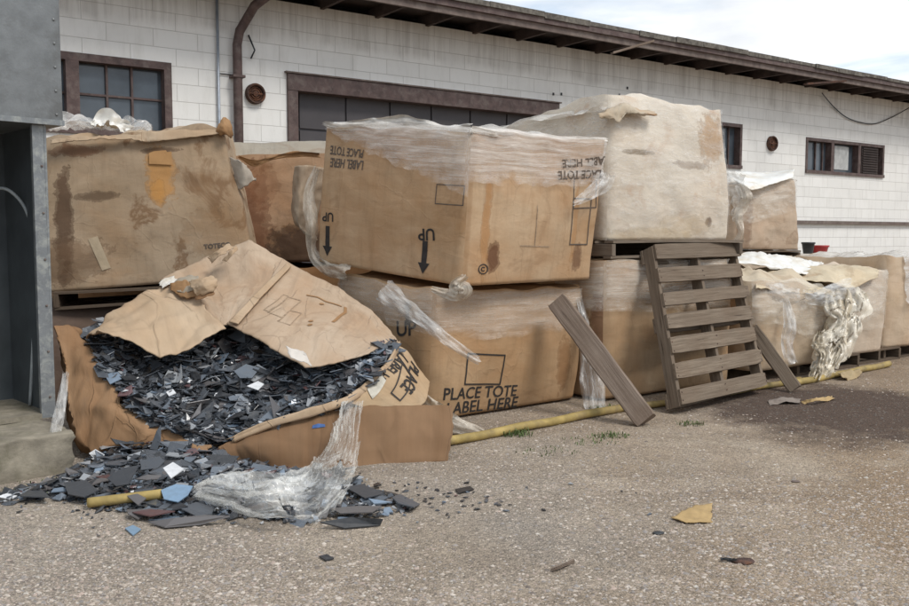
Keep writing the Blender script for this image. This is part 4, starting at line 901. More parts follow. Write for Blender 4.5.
# second row on the right: lower cartons with BR on top
for i, (ua, ub, zz, lab, fl) in enumerate(((6.3, 7.6, .98, 'second-row tan carton under the white-topped upper carton', .2), (7.75, 9.1, 1.0, 'second-row carton with grey film top behind the folded flap', .6), (9.2, 10.6, 1.0, 'second-row carton with torn white film top near the right edge', .7))):
    B, T = boxuv(ua, ub, 6.12, 7.35, .1, zz); s_ = Tote(B, T, r=.09, seed=70 + i, topw=.03); r_ = thing('carton', lab, 'carton', s_.base, LARGE)
    s_.build('carton_body', card('cardboard_row_%s' % 'abc'[i], (.40, .28, .17), (.50, .38, .26), 30 + i, .3, film=fl * .6, rust=.3), r_, caplump=.05, capmat=card('film_top_%s' % 'abc'[i], (.46, .43, .38), (.64, .62, .58), 40 + i, .5, film=fl, rust=.5))
# lower pallets of the right-hand row
for (ua, L_, vv, lab, sd) in ((6.95, 1.0, 4.62, 'pallet under the ragged film carton, ends showing by the yellow pipe', 11), (8.0, .8, 4.68, 'pallet under the folded-flap carton', 12), (8.55, 1.2, 4.72, 'pallet under the rightmost carton with white crumpled cap', 13)):
    pallet(lab, W(ua, vv, .0), DU, DN, Vector((0, 0, 1)), L_, 1.1, 6, 3, M['wood_dark'], seed=sd)
# BR: upper back carton with white sheet
B = [V(736, 249, 6.2), V(801, 250, 6.2), V(801, 250, 6.2) + DN * 1.1, V(736, 249, 6.2) + DN * 1.1]; T = [V(738, 183, 6.22), V(793, 180, 6.22), V(793, 180, 6.22) + DN * 1.05, V(738, 183, 6.22) + DN * 1.05]
z_ = min(v_.z for v_ in B); 
BR = Tote(B, T, r=.08, bulge=.04, dent=.03, seed=81, topw=.04, wr=.006)
rBR = thing('carton', 'brown carton topped by a white sheet, standing high behind the white-wrapped one', 'carton', BR.base, LARGE)
s = [BR.uvof(745, 240)]
BR.build('carton_body', card('cardboard_br', (.38, .25, .15), (.50, .37, .255), 45, .35, [(s[0][0], .5, .12, .6, (.16, .08, .04), .6)], film=.35, filmcol=(.66, .56, .45), rust=.3, dirt=.3), rBR)
Loft([[(724, 171, 10.3), (740, 171, 10.6), (765, 172, 10.9), (795, 168, 10.9)], [(735, 180, 9.9), (748, 184, 9.8), (770, 180, 10.1), (794, 172, 10.4)], [(740, 184, 9.75), (754, 189, 9.68), (775, 183, 10.0), (793, 178, 10.25)]], .02, 5, .005, 3).grid('white_sheet', M['white'], rBR, 30, 16, .01)
Loft([[(724, 170, 9.8), (734, 171, 9.7), (741, 174, 9.6)], [(727, 190, 9.75), (736, 188, 9.6), (746, 192, 9.5)], [(729, 208, 9.75), (736, 216, 9.6), (741, 212, 9.55)], [(731, 222, 9.75), (737, 224, 9.6), (741, 220, 9.6)]], .07, 7, .02, 6, rag=.03).grid('torn_film_side', M['film_milky'], rBR, 20, 26, 0)
ribbon('film_side_strip', [(739, 184, 9.6), (746, 196, 9.45), (743, 206, 9.5), (738, 216, 9.5), (741, 232, 9.5), (736, 246, 9.55)], [.08, .14, .1, .1, .06, .12], M['film_dirty'], rBR, 40, 6, 1, .05, 4)
pallet('small dark pallet under the white-topped upper back carton', Vector((B[0].x, B[0].y, z_ - .135)), DU, DN, Vector((0, 0, 1)), 1.2, 1.0, 6, 3, M['wood_dark'], seed=21)
BR.wrap('stretch_film', filmmat('film_br', .1, .6, (1.2, 5, 1), .4, seed=17, col=(.82, .76, .66), fade=True), rBR, 0, .0, 1, .2, lambda f: .35 + .3 * f, lambda f: 1.0, wrk=.02, seed=3)
R2.wrap('stretch_film', filmmat('film_r2', .1, .6, (1.2, 5, 1), -.3, seed=19, col=(.82, .76, .66), fade=True), rR2, 0, .0, 1, .2, lambda f: .3, lambda f: 1.02, wrk=.02, seed=5)
# tarps on the right-hand row
def sheet(name, label, cat, rows, mat, c=.03, cs=6, seed=0, nu=44, nv=20, th=.005, group=None, rag=.02, soft=True, folds=0.0):
    l = Loft(rows, c, cs, .005, seed, soft, rag, folds); base = l.raw(.5, 1); o_ = l.grid(name, mat, None, nu, nv, th, loc=base); tag(o_, label, cat, group); return l, o_
sheet('plastic_sheet', 'rolled white plastic sheet lying over the cartons right of the pallet', 'plastic sheet', [[(733, 250, 9.2), (770, 251, 9.3), (800, 256, 9.4), (825, 262, 9.5)], [(735, 252, 8.6), (770, 255, 8.6), (800, 263, 8.7), (824, 268, 8.9)], [(740, 259, 8.1), (775, 266, 8.1), (800, 271, 8.2), (820, 276, 8.5)]], M['white'], .03, 4, 5, folds=.03)
tanS = card('tan_sheet', (.50, .40, .26), (.60, .50, .35), 51, .3, film=.3, filmcol=(.70, .60, .44), rust=.6, dirt=.2)
sheet('cardboard_sheet', 'tan folded sheet with a dark crease over the right-hand cartons', 'cardboard sheet', [[(780, 274, 8.6), (810, 266, 8.8), (838, 263, 8.9), (874, 268, 8.9)], [(800, 278, 8.2), (825, 270, 8.3), (850, 270, 8.35), (879, 271, 8.5)], [(815, 281, 8.0), (835, 284, 7.95), (850, 288, 8.05), (878, 277, 8.42)]], tanS, .03, 5, 9)
sheet('cardboard_sheet', 'crumpled beige flap covering the ragged carton top', 'cardboard sheet', [[(753, 268, 8.2), (785, 272, 8.3), (815, 277, 8.4), (846, 287, 8.5)], [(755, 276, 7.75), (785, 281, 7.8), (815, 286, 7.9), (848, 292, 8.0)], [(757, 286, 7.32), (782, 291, 7.55), (812, 293, 7.75), (850, 297, 7.95)]], tanS, .05, 6, 12)
# ---- strip of film draped over R1 and other loose strips
FG = 'loose strips of plastic film'
def strip(label, pts, widths, mat, **k):
    c = [P(*p_) for p_ in pts]; o_ = ribbon('film_strip', pts, widths, mat, None, loc=c[len(c) // 2], **k); return tag(o_, label, 'plastic film', FG)
rg = thing('film_rags', 'thick ragged film draped from the carton corner down to the yellow pipe', 'plastic film', P(835, 345, 7.7), FG)
rgm = filmmat('ragged_film', .5, .97, (5, 9, 1), seed=15, col=(.82, .74, .60), thr=(.3, .6), holes=.40)
rgm2 = filmmat('ragged_film_yellowed', .5, .97, (5, 9, 1), seed=19, col=(.70, .60, .44), thr=(.3, .6), holes=.38)
for k_, (pts_, ws_, mt_) in enumerate([([(850, 287, 8.0), (855, 303, 7.85), (848, 322, 7.78), (842, 340, 7.7), (830, 362, 7.58), (820, 380, 7.5)], [.2, .26, .2, .22, .16, .06], rgm),
    ([(838, 288, 7.9), (842, 305, 7.78), (836, 325, 7.7), (838, 345, 7.62), (826, 365, 7.5), (812, 384, 7.42)], [.18, .14, .22, .12, .16, .05], rgm2),
    ([(828, 292, 7.8), (832, 308, 7.7), (842, 318, 7.66), (836, 336, 7.6), (842, 350, 7.6), (836, 364, 7.55)], [.1, .16, .1, .14, .08, .03], rgm),
    ([(856, 290, 8.0), (860, 300, 7.9), (852, 312, 7.85), (856, 326, 7.8), (848, 340, 7.75)], [.1, .16, .08, .1, .02], rgm),
    ([(845, 318, 7.7), (838, 330, 7.62), (828, 342, 7.55), (822, 356, 7.5), (816, 370, 7.45)], [.08, .2, .14, .16, .08], rgm),
    ([(820, 330, 7.5), (818, 345, 7.45), (822, 358, 7.45), (814, 378, 7.4)], [.04, .12, .08, .1], rgm2)]):
    ribbon('film_strand', pts_, ws_, mt_, rg, 70, 10, 1.4, .09, 40 + k_)
strip('pale film band across the corner of the ragged carton', [(806, 296, 7.6), (822, 297, 7.7), (838, 293, 7.8), (856, 290, 7.95)], [.1, .14, .18, .22], M['film_loose'], nu=50, nv=8, wr=.05, seed=6)
strip('thin wisp of film hanging mid-face on the ragged carton', [(786, 300, 7.45), (790, 325, 7.38), (787, 345, 7.35), (792, 364, 7.33)], [.04, .12, .09, .10], M['film_loose'], nu=50, nv=8, wr=.03, seed=8)
strip('white film patch lying over the left edge of the ragged carton', [(765, 288, 7.45), (780, 293, 7.45), (800, 298, 7.55)], [.06, .16, .14], M['film_loose'], nu=40, nv=8, wr=.03, seed=18)
strip('long film tail trailing diagonally across the PLACE TOTE carton', [(382, 288, 6.0), (400, 303, 5.88), (425, 322, 5.72), (450, 342, 5.66), (480, 362, 5.72)], [.16, .13, .09, .07, .05], M['film_loose'], nu=80, nv=8, curl=.4, wr=.03, seed=2)
strip('crumpled clear film hanging behind the leaning timber', [(578, 296, 6.55), (583, 320, 6.5), (588, 350, 6.42), (592, 380, 6.35), (595, 412, 6.2)], [.05, .08, .12, .18, .10], M['film_loose'], nu=70, nv=10, curl=1, wr=.07, seed=5)
strip('dirty film bunched on the gravel right of the brown cardboard panel', [(404, 386, 5.5), (418, 398, 5.4), (434, 412, 5.35), (452, 426, 5.42), (484, 434, 5.45)], [.08, .10, .12, .14, .06], M['film_dirty'], nu=70, nv=10, curl=.8, wr=.06, seed=7)
strip('narrow film hanging off the cabinet over the concrete slab', [(66, 372, 4.75), (62, 400, 4.7), (57, 425, 4.62), (50, 458, 4.55)], [.03, .05, .06, .08], M['film_loose'], nu=50, nv=8, curl=.5, wr=.02, seed=9)
strip('film edge lifting along the top of the upside-down carton', [(322, 123, 6.4), (340, 126, 6.3), (375, 124, 6.15), (405, 124, 6.0), (440, 131, 5.85), (470, 130, 5.7)], [.03, .06, .08, .12, .09, .07], M['film_milky'], nu=90, nv=8, curl=.6, wr=.05, seed=10)
strip('film edge folded along the right-hand top of the upside-down carton', [(472, 131, 5.7), (510, 136, 5.9), (555, 139, 6.2), (608, 141, 6.5)], [.07, .06, .05, .05], M['film_milky'], nu=80, nv=8, curl=.6, wr=.04, seed=11)
strip('torn film tongue hanging from the right corner of the upside-down carton', [(607, 172, 6.45), (603, 182, 6.4), (592, 192, 6.3), (575, 203, 6.2)], [.14, .13, .09, .03], M['film_loose'], nu=50, nv=8, curl=.5, wr=.04, seed=12)
strip('twisted film knotted under the front corner of the upside-down carton', [(466, 276, 5.62), (455, 286, 5.6), (462, 291, 5.62), (450, 294, 5.65), (430, 288, 5.75)], [.05, .07, .1, .08, .04], M['film_dirty'], nu=60, nv=8, curl=1, wr=.05, seed=14)
# ---- leaning pallet
bl_ = G(682, 416); br_2 = G(771, 393); tl_ = P(655, 262, 6.62)
A_ = (br_2 - bl_).normalized(); Bv = (tl_ - bl_); Bv = (Bv - A_ * Bv.dot(A_)); Ln = 1.22; Nn = A_.cross(Bv).normalized()
if Nn.dot(CO - bl_) < 0: Nn = -Nn
O_ = bl_ - Nn * .13; O_.z = max(O_.z, .02)
pallet('weathered grey pallet leaning upright against the tan carton', O_, (br_2 - bl_), (tl_ - bl_), Nn, (br_2 - bl_).length * .96, 1.26, 7, 3, M['wood'], seed=31, bw=.118, warp=.008)
lpr = [o_ for o_ in bpy.data.objects if o_.get('label', '').startswith('weathered grey pallet leaning')][0]
A1, B1 = (br_2 - bl_).normalized(), (tl_ - bl_).normalized(); LL = (br_2 - bl_).length * .96; rr_ = random.Random(5)
for j in range(7):
    for x_ in (.02, LL / 2, LL - .02):
        for y_ in (.03, .085):
            q_ = O_ + A1 * (x_ + rr_.uniform(-.006, .006)) + B1 * ((1.26 - .118) * j / 6 + y_ + rr_.uniform(-.01, .01)) + Nn * .131
            MB().disc(q_, Nn, [(.0055, 0), (.005, .002), (.001, .0025)], 8).go('nail', M['rust'], lpr)
# ---- timber and plank
def timber(name, label, A, B, w, th, mat, nrm, group, twist=.0, seed=0):
    A, B = Vector(A), Vector(B); d = B - A; n_ = (Vector(nrm) - d.normalized() * Vector(nrm).dot(d.normalized())).normalized(); s_ = d.normalized().cross(n_)
    vs, uv, fs = [], [], []; k = 40; ring = [(-w / 2 + .008, -th / 2), (w / 2 - .008, -th / 2), (w / 2, -th / 2 + .008), (w / 2, th / 2 - .008), (w / 2 - .008, th / 2), (-w / 2 + .008, th / 2), (-w / 2, th / 2 - .008), (-w / 2, -th / 2 + .008)]
    for q in range(k + 1):
        f = q / k; ec = .93 if q in (0, k) else 1.0
        for (a_, b_) in ring:
            p_ = A + d * f + (s_ * a_ + n_ * b_) * ec; dv = .006 * noise.noise(Vector((a_ * 60 + seed, b_ * 60, f * 5))) ; p_ = p_ + (s_ + n_) * dv
            if q in (0, k): p_ = p_ + d.normalized() * .02 * noise.noise(Vector((a_ * 30, b_ * 30, seed)))
            vs.append(p_); uv.append((d.length * f, a_ + b_ * 1.7))
    r8 = len(ring)
    for q in range(k):
        for e in range(r8): fs.append((q * r8 + e, q * r8 + (e + 1) % r8, (q + 1) * r8 + (e + 1) % r8, (q + 1) * r8 + e))
    fs += [tuple(range(r8))[::-1], tuple(k * r8 + e for e in range(r8))]
    return tag(mk(name, vs, fs, mat, None, uv, False, B), label, 'timber', group)
timber('timber_beam', 'thick weathered timber leaning diagonally against the PLACE TOTE carton', P(557, 301, 6.22), P(646, 421, 5.72), .150, .09, M['wood_grey'], (-.35, -.9, .35), 'leaning timbers', seed=1)
timber('plank', 'thin grey plank propped behind the leaning pallet, foot on dark stain', P(752, 328, 7.35), P(795, 389, 6.95), .11, .03, M['wood'], (-.4, -.8, .4), 'leaning timbers', seed=2)
# ---- yellow pipes on the ground
def pipe(label, a, b, r, group='yellow pipes'):
    a, b = Vector(a), Vector(b); pts = [a.lerp(b, i / 20) + Vector((0, 0, .004 * math.sin(i) * min(1, (b - a).length - .3))) for i in range(21)]; m = MB().tube(pts, r, 14, True)
    return tag(m.go('yellow_pipe', M['pipe'], None, True, loc=(a + b) / 2), label, 'pipe', group)
def Gz(x, y, z): return G(x, y, z)
pipe('longest yellow pipe on the ground, running from the brown panel to the leaning timber', Gz(425, 446, .03), Gz(640, 404, .03), .028)
pipe('yellow pipe section on the ground behind the leaning pallet', Gz(628, 409, .026), Gz(800, 380, .026), .024)
pipe('yellow pipe section at right, beyond the dark oil stain', Gz(790, 384, .028), Gz(889, 364, .028), .028)
pipe('short broken yellow pipe among the spilled shards', G(88, 503, .030), G(162, 494, .055), .023)
tag(Loft([[(838, 372, 7.6), (848, 370, 7.7), (860, 368, 7.8)], [(842, 377, 7.5), (852, 378, 7.55), (862, 373, 7.7)]], .03, 10, .01, 3).grid('cloth_wrap', card('pipe_rag', (.36, .27, .15), (.46, .36, .22), 3), None, 20, 10, .006, loc=P(850, 374, 7.6)), 'tan rag knotted round the yellow pipe at right', 'rag')
# ---- small background items behind the right-hand row
kb = V(808, 252, 6.4)
pot = MB().disc(kb + Vector((0, 0, -.02)), Vector((0, 0, 1)), [(.055, 0), (.075, .12), (.082, .12), (.082, .14), (.07, .14), (.065, .08), (.001, .08)], 20).go('plant_pot', M['black'], None, True, loc=kb)
tag(pot, 'small black pot on top of the second row, beside the red tub', 'pot')
kb = V(819, 254, 6.5)
tag(MB().disc(kb + Vector((0, 0, -.02)), Vector((0, 0, 1)), [(.08, 0), (.11, .11), (.12, .11), (.12, .13), (.10, .13), (.095, .05), (.001, .05)], 20).go('tub', M['red'], None, True, loc=kb), 'small red tub behind the rolled white sheet', 'tub')
# ================================================================== BURST CARTON WITH SHARDS
dbase = Vector((-1.2, 5.1, 0)); D = thing('burst_carton', 'collapsed torn-open carton tipped forward and full of dark shards', 'carton', dbase)
flapm = card('flap_card', (.43, .30, .185), (.55, .42, .29), 61, .2, rust=.25, dirt=.2, crease=1.2)
flapm2 = card('flap_card_right', (.42, .30, .20), (.55, .43, .315), 64, .2, dirt=.2, rust=.2, crease=1.1)
# left flap
Loft([[(87, 339, 5.45), (106, 315, 5.65), (132, 301, 5.8), (150, 291, 5.9), (166, 281, 6.0)],
      [(92, 334, 5.35), (116, 323, 5.5), (148, 310, 5.65), (178, 300, 5.75), (199, 296, 5.78)],
      [(96, 331, 5.28), (122, 334, 5.33), (152, 330, 5.38), (184, 318, 5.5), (207, 309, 5.6)],
      [(99, 329, 5.25), (128, 340, 5.2), (160, 357, 5.16), (192, 344, 5.28), (225, 326, 5.45)]],   .05, 3, .001, 2, False, .012).grid('flap', flapm, D, 60, 40, .008)
# back flap: standing piece between the left and right flaps
Loft([[(160, 279, 6.15), (182, 268, 6.25), (215, 253, 6.35), (249, 238.5, 6.4), (290, 264, 6.3)],
      [(176, 284, 6.0), (200, 286, 6.05), (225, 283, 6.05), (250, 282, 6.05), (274, 282, 6.05)],
      [(200, 300, 5.8), (210, 304, 5.82), (225, 304, 5.82), (240, 302, 5.85), (256, 299, 5.85)],
      [(217, 322, 5.55), (221, 323, 5.55), (225, 323, 5.56), (228, 323, 5.57), (233, 321, 5.58)]], .03, 2.6, .001, 5, False, .012).grid('flap', flapm2, D, 60, 50, .008)
# right flap
CF = Loft([[(282, 259, 6.28), (306, 272, 6.25), (338, 286, 6.12), (372, 311, 5.9), (400, 341, 5.55)],
      [(268, 283, 5.98), (298, 295, 5.92), (330, 308, 5.82), (362, 325, 5.68), (392, 343, 5.48)],
      [(248, 306, 5.72), (282, 322, 5.58), (314, 333, 5.5), (345, 342, 5.42), (378, 348, 5.38)],
      [(227, 324, 5.52), (262, 342, 5.3), (305, 368, 5.1), (335, 363, 5.16), (366, 354, 5.27)]], .026, 2.4, .001, 8, False, .010)
cfo = CF.grid('flap', flapm2, D, 70, 46, .009)
def nudge(f): return f
CF.flip = -1
q = CF.find(300, 318)
def cdec(shape, A, B, mat, name='printed_lines', off=.009):
    return lofted_dec(CF, shape[0], shape[1], A, B, 1.0, name, mat, D, off)
# which way is outward for the decals on this surface
sgn = 1 if CF.nrm(.5, .5).dot(CO - CF.raw(.5, .5)) > 0 else -1
CF.flip = 1 if sgn > 0 else -1
cdec(frame2d(1, .38, .02), (282, 318), (302, 300), M['pen'], off=.009); cdec(frame2d(.6, .3, .02), (290, 326), (310, 306), M['pen'], off=.009)
cdec(frame2d(1, .2, .02), (270, 313), (290, 297), M['pen'], off=.009); cdec(([(0, 0), (1, 0), (1, .012), (0, .012)], [(0, 1, 2, 3)]), (252, 322), (282, 312), M['pen'], off=.009)
cdec(([(0, 0), (.3, .02), (.6, -.03), (1, .0), (1, .06), (.6, .02), (.3, .07), (0, .05)], [(0, 1, 2, 3, 4, 5, 6, 7)]), (306, 295), (341, 306), M['darkliner'], 'tear', off=.009)
cdec(([(0, 0), (.4, .1), (1, .0), (1, .1), (.4, .2), (0, .09)], [(0, 1, 2, 3, 4, 5)]), (344, 307), (334, 322), M['darkliner'], 'tear', off=.009)
for (x_, y_) in ((319, 304), (308, 322), (307, 326)): cdec(([(0, 0), (.4, -.2), (1, .2), (.8, .6), (.2, .5)], [(0, 1, 2, 3, 4)]), (x_, y_), (x_ + 5, y_ + 1), M['darkliner'], 'tear', off=.010)
# fold ridge of the right flap (dark gap along it)
Loft([[(287, 264, 6.24), (266, 284, 5.94), (246, 304, 5.68), (229, 322, 5.48)], [(291, 267, 6.2), (271, 287, 5.90), (252, 308, 5.64), (238, 324, 5.46)]], .006, 5, .003, 3).grid('flap_fold', flapm, D, 40, 5, .010)
# torn scraps of board curling off the flaps
def scrap(rows, seed=0, mat=None, c=.03, name='torn_scrap', par=None): return Loft(rows, c * .28, 14, .003, seed, rag=.035).grid(name, mat or flapm, par or D, 26, 18, .003)
scrap([[(168, 285, 5.92), (185, 276, 5.98), (198, 276, 5.95)], [(176, 291, 5.8), (190, 284, 5.82), (202, 284, 5.85)], [(186, 293, 5.76), (198, 289, 5.76), (210, 288, 5.8)]], 3, card('scrap_grey', (.33, .28, .21), (.42, .36, .28), 66, .3))
scrap([[(188, 281, 5.8), (200, 278, 5.75), (212, 275, 5.8)], [(192, 289, 5.7), (204, 284, 5.66), (218, 280, 5.72)], [(196, 296, 5.68), (208, 291, 5.66), (214, 288, 5.7)]], 4, flapm, .05)
scrap([[(196, 294, 5.7), (206, 290, 5.68), (218, 285, 5.72)], [(199, 299, 5.66), (208, 296, 5.66), (214, 291, 5.7)]], 5, M['brownliner'], .03)
scrap([[(207, 258, 6.15), (216, 250, 6.1), (228, 244, 6.15)], [(212, 262, 6.08), (222, 254, 6.04), (235, 246, 6.12)]], 6, flapm, .04)
scrap([[(222, 260, 6.05), (232, 250, 6.03), (236, 246, 6.1)], [(226, 262, 6.03), (233, 254, 6.02), (238, 249, 6.1)]], 7, flapm, .03)
scrap([[(158, 283, 6.0), (164, 279, 6.02), (174, 276, 6.05)], [(163, 287, 5.9), (170, 284, 5.92), (178, 281, 5.95)]], 8, M['white'], .03)
scrap([[(287, 347, 5.1), (296, 349, 5.1), (306, 353, 5.08)], [(292, 358, 5.02), (304, 362, 5.0), (312, 366, 5.02)]], 9, simple('pale_paper', (.58, .53, .47), .8, .15), .02)
scrap([[(172, 284, 5.86), (184, 281, 5.84), (199, 286, 5.78)], [(171, 290, 5.84), (186, 297, 5.74), (200, 296, 5.72)]], 11, M['darkliner'], .02, 'tear')  # dark patch painting the shade inside the torn hole
# left torn wall (brown inside) and the front lip
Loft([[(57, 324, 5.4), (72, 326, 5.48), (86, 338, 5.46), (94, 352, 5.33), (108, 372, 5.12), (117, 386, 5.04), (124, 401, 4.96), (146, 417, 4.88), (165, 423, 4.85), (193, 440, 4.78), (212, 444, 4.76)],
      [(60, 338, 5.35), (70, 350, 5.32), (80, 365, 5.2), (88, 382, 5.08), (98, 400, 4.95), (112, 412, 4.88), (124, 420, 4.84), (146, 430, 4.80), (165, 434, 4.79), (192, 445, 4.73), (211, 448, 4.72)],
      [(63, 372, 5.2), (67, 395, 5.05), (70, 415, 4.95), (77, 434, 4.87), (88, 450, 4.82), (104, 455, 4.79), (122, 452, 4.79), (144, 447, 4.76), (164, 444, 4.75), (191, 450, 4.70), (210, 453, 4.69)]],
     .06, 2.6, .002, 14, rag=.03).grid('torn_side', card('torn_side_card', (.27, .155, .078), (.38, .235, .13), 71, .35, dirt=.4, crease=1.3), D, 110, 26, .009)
Loft([[(68, 326, 5.55), (80, 328, 5.6), (88, 340, 5.5)], [(62, 340, 5.5), (66, 345, 5.5), (80, 355, 5.4)], [(60, 362, 5.45), (63, 372, 5.4), (72, 385, 5.25)]], .03, 6, .005, 4).grid('torn_side', M['brownliner'], D, 20, 24, .008)
# dark hollow below the torn side
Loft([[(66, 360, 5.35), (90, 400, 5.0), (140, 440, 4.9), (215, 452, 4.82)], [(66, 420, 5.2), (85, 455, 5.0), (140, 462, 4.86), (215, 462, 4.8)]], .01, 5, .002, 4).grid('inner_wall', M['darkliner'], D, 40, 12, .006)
# right outer wall with the printed side
RW = Loft([[(345, 400, 4.95), (368, 387, 5.06), (386, 369, 5.2), (398, 345, 5.46)],
      [(354, 404, 4.97), (378, 392, 5.06), (397, 373, 5.2), (408, 352, 5.5)],
      [(368, 409, 5.0), (392, 400, 5.08), (412, 388, 5.22), (419, 368, 5.5)],
      [(384, 414, 5.02), (408, 410, 5.08), (425, 402, 5.24), (430, 382, 5.5)]], .008, 3, .001, 21, rag=.006)
RW.grid('printed_side', card('printed_side_card', (.42, .29, .165), (.50, .37, .235), 73, .15, dirt=.2), D, 50, 34, .009)
RW.flip = 1 if RW.nrm(.5, .5).dot(CO - RW.raw(.5, .5)) > 0 else -1
# writing runs down the side, tops of the letters towards the opening
def rwrite(body, A, B, bold=.02):
    p_, f_, w_ = text2d(body, bold); off = .010
    lofted_dec(RW, p_, f_, A, B, w_, 'printed_text', M['ink'], D, off)
rwrite('PLACE', (411, 361), (400, 388)); rwrite('LABEL HERE', (399, 352), (359, 400))
lofted_dec(RW, [(0, 0), (1, 0), (1, .5), (0, .5)], [(0, 1, 2, 3)], (372, 399), (389, 385), 1.0, 'pale_sticker', simple('sticker', (.5, .46, .38), .6, .15, 40), D, .011)
lofted_dec(RW, *frame2d(1.0, .5, .05), (400, 402), (414, 386), 1.0, 'printed_frame', M['ink'], D, .010)
# rim between heap and right wall: corrugated double edge
ribbon('rim_edge', [(400, 343, 5.44), (392, 360, 5.28), (380, 376, 5.14), (360, 393, 5.0), (340, 403, 4.9), (305, 414, 4.82), (270, 424, 4.77), (232, 440, 4.74)], [.03, .05, .05, .05, .04, .05, .04, .03], flapm, D, 90, 4, .2, .01, 5, side=Vector((0, .2, 1)).normalized(), th=.01)
# front panel folded outwards
FP = Loft([[(219, 447, 4.745), (236, 438, 4.76), (262, 427, 4.8), (300, 416, 4.87), (330, 406.5, 4.93), (352, 403.5, 4.98), (395, 404, 5.0), (425, 404, 5.02), (452, 404, 5.04)],
      [(219, 455, 4.72), (238, 449, 4.70), (264, 443, 4.70), (300, 438, 4.74), (330, 432, 4.80), (352, 430, 4.84), (395, 428, 4.86), (425, 428, 4.9), (453, 426, 4.94)],
      [(220, 461, 4.72), (240, 463, 4.69), (266, 467, 4.67), (300, 471, 4.66), (330, 469, 4.69), (352, 468, 4.70), (395, 465, 4.76), (425, 463, 4.80), (447, 462, 4.83)]], .045, 2.4, .001, 31, rag=.012)
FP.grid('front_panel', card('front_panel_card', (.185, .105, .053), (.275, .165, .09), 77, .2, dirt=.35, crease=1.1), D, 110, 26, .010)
fs_ = 1 if FP.nrm(.5, .5).dot(CO - FP.raw(.5, .5)) > 0 else -1; FP.flip = fs_
lofted_dec(FP, [(0, 0), (.3, -.05), (1, .0), (1.02, .22), (.5, .3), (.1, .24)], [(0, 1, 2, 3, 4, 5)], (312, 428), (326, 426), 1.0, 'blue_mark', M['blue'], D, .010)
# ---------------- the heap
HP = Loft([[(84, 322, 5.9), (120, 305, 6.05), (160, 297, 6.15), (205, 295, 6.2), (250, 290, 6.2), (300, 296, 6.15), (350, 312, 6.0), (398, 338, 5.7)],
      [(90, 338, 5.5), (125, 337, 5.62), (160, 335, 5.72), (205, 330, 5.8), (250, 330, 5.8), (300, 336, 5.72), (350, 342, 5.6), (396, 349, 5.42)],
      [(101, 362, 5.22), (130, 366, 5.3), (165, 368, 5.35), (205, 368, 5.4), (250, 370, 5.4), (300, 372, 5.35), (340, 370, 5.27), (384, 366, 5.2)],
      [(124, 396, 4.99), (150, 400, 5.03), (175, 404, 5.05), (205, 406, 5.07), (240, 406, 5.08), (280, 402, 5.07), (320, 396, 5.04), (360, 388, 5.02)],
      [(150, 416, 4.86), (170, 422, 4.84), (190, 432, 4.81), (210, 438, 4.79), (232, 437, 4.79), (260, 428, 4.81), (292, 418, 4.86), (330, 405, 4.92)]], .025, 3, .0, 41)
def tintset(o_, cols):
    at_ = o_.data.attributes.new('tint', 'FLOAT_COLOR', 'POINT'); at_.data.foreach_set('color', np.asarray(cols, np.float32).ravel())
def bed(L_, name, par, drop=.02, nu=50, nv=40):
    vs, fs = [], []
    for j in range(nv + 1):
        for i in range(nu + 1): p_ = L_.at(i / nu, j / nv) - Vector((0, 0, drop)); vs.append(p_)
    for j in range(nv):
        for i in range(nu): k = j * (nu + 1) + i; fs.append((k, k + 1, k + nu + 2, k + nu + 1))
    o_ = mk(name, vs, fs, M['shard'], par, None, False); tintset(o_, [(.02, .022, .027, 1)] * len(vs)); return vs, fs
def flake(c, nrm, size, rr, th=.004, stretch=1.0):
    nrm = nrm.normalized(); a = nrm.orthogonal().normalized(); an = rr.uniform(0, 6.28); b = nrm.cross(a); a, b = a * math.cos(an) + b * math.sin(an), b * math.cos(an) - a * math.sin(an)
    k = rr.choice((3, 4, 4, 5, 5, 6)); ph = [(i + rr.uniform(-.32, .32)) * 2 * math.pi / k for i in range(k)]; rad = [size * rr.uniform(.55, 1.15) for _ in range(k)]; bend = rr.uniform(-.25, .25)
    top = []
    for p_, r_ in zip(ph, rad):
        x_, y_ = math.cos(p_) * r_ * stretch, math.sin(p_) * r_ / stretch ** .5; top.append(c + a * x_ + b * y_ + nrm * (bend * (x_ * x_ - .3 * size * size) / size))
    bot = [q_ - nrm * th for q_ in top]; vs = top + bot
    return vs, [tuple(range(k)), tuple(range(2 * k - 1, k - 1, -1))] + [(i, i + k, (i + 1) % k + k, (i + 1) % k) for i in range(k)]
rr = random.Random(99)
def pick(): return TINTS[rr.choices(range(len(TINTS)), TW)[0]]
def heap(name, label, n, posfn, sizefn, loc, tilt, bedgeo=None):
    vs, fs, cs = [], [], []
    if bedgeo: vs += bedgeo[0]; fs += bedgeo[1]; cs += [(.016, .018, .022, 1)] * len(vs)
    for _ in range(n):
        p_, nn = posfn()
        if p_ is None: continue
        nn = (nn + Vector((rr.gauss(0, tilt), rr.gauss(0, tilt), rr.gauss(0, tilt * .5)))).normalized(); v_, f_ = flake(p_, nn, sizefn(), rr, rr.choice((.003, .004, .006)), rr.uniform(.9, 1.7))
        k = len(vs); vs += v_; fs += [tuple(i + k for i in q_) for q_ in f_]; c_ = pick(); g = rr.uniform(.75, 1.2); cs += [(c_[0] * g, c_[1] * g, c_[2] * g, 1)] * len(v_)
    o_ = mk(name, vs, fs, M['shard'], None, None, False, loc); tintset(o_, cs); return tag(o_, label, 'shards', kind='stuff')
def hpos(lift=.03):
    a_, t_ = rr.uniform(.01, .99), rr.uniform(.12, .99); p_ = HP.at(a_, t_); n_ = HP.nrm(a_, t_)
    if n_.z < 0: n_ = -n_
    n_ = (n_ * .6 + Vector((0, -.1, .8))).normalized(); return p_ + Vector((0, 0, rr.uniform(-.02, lift))), n_
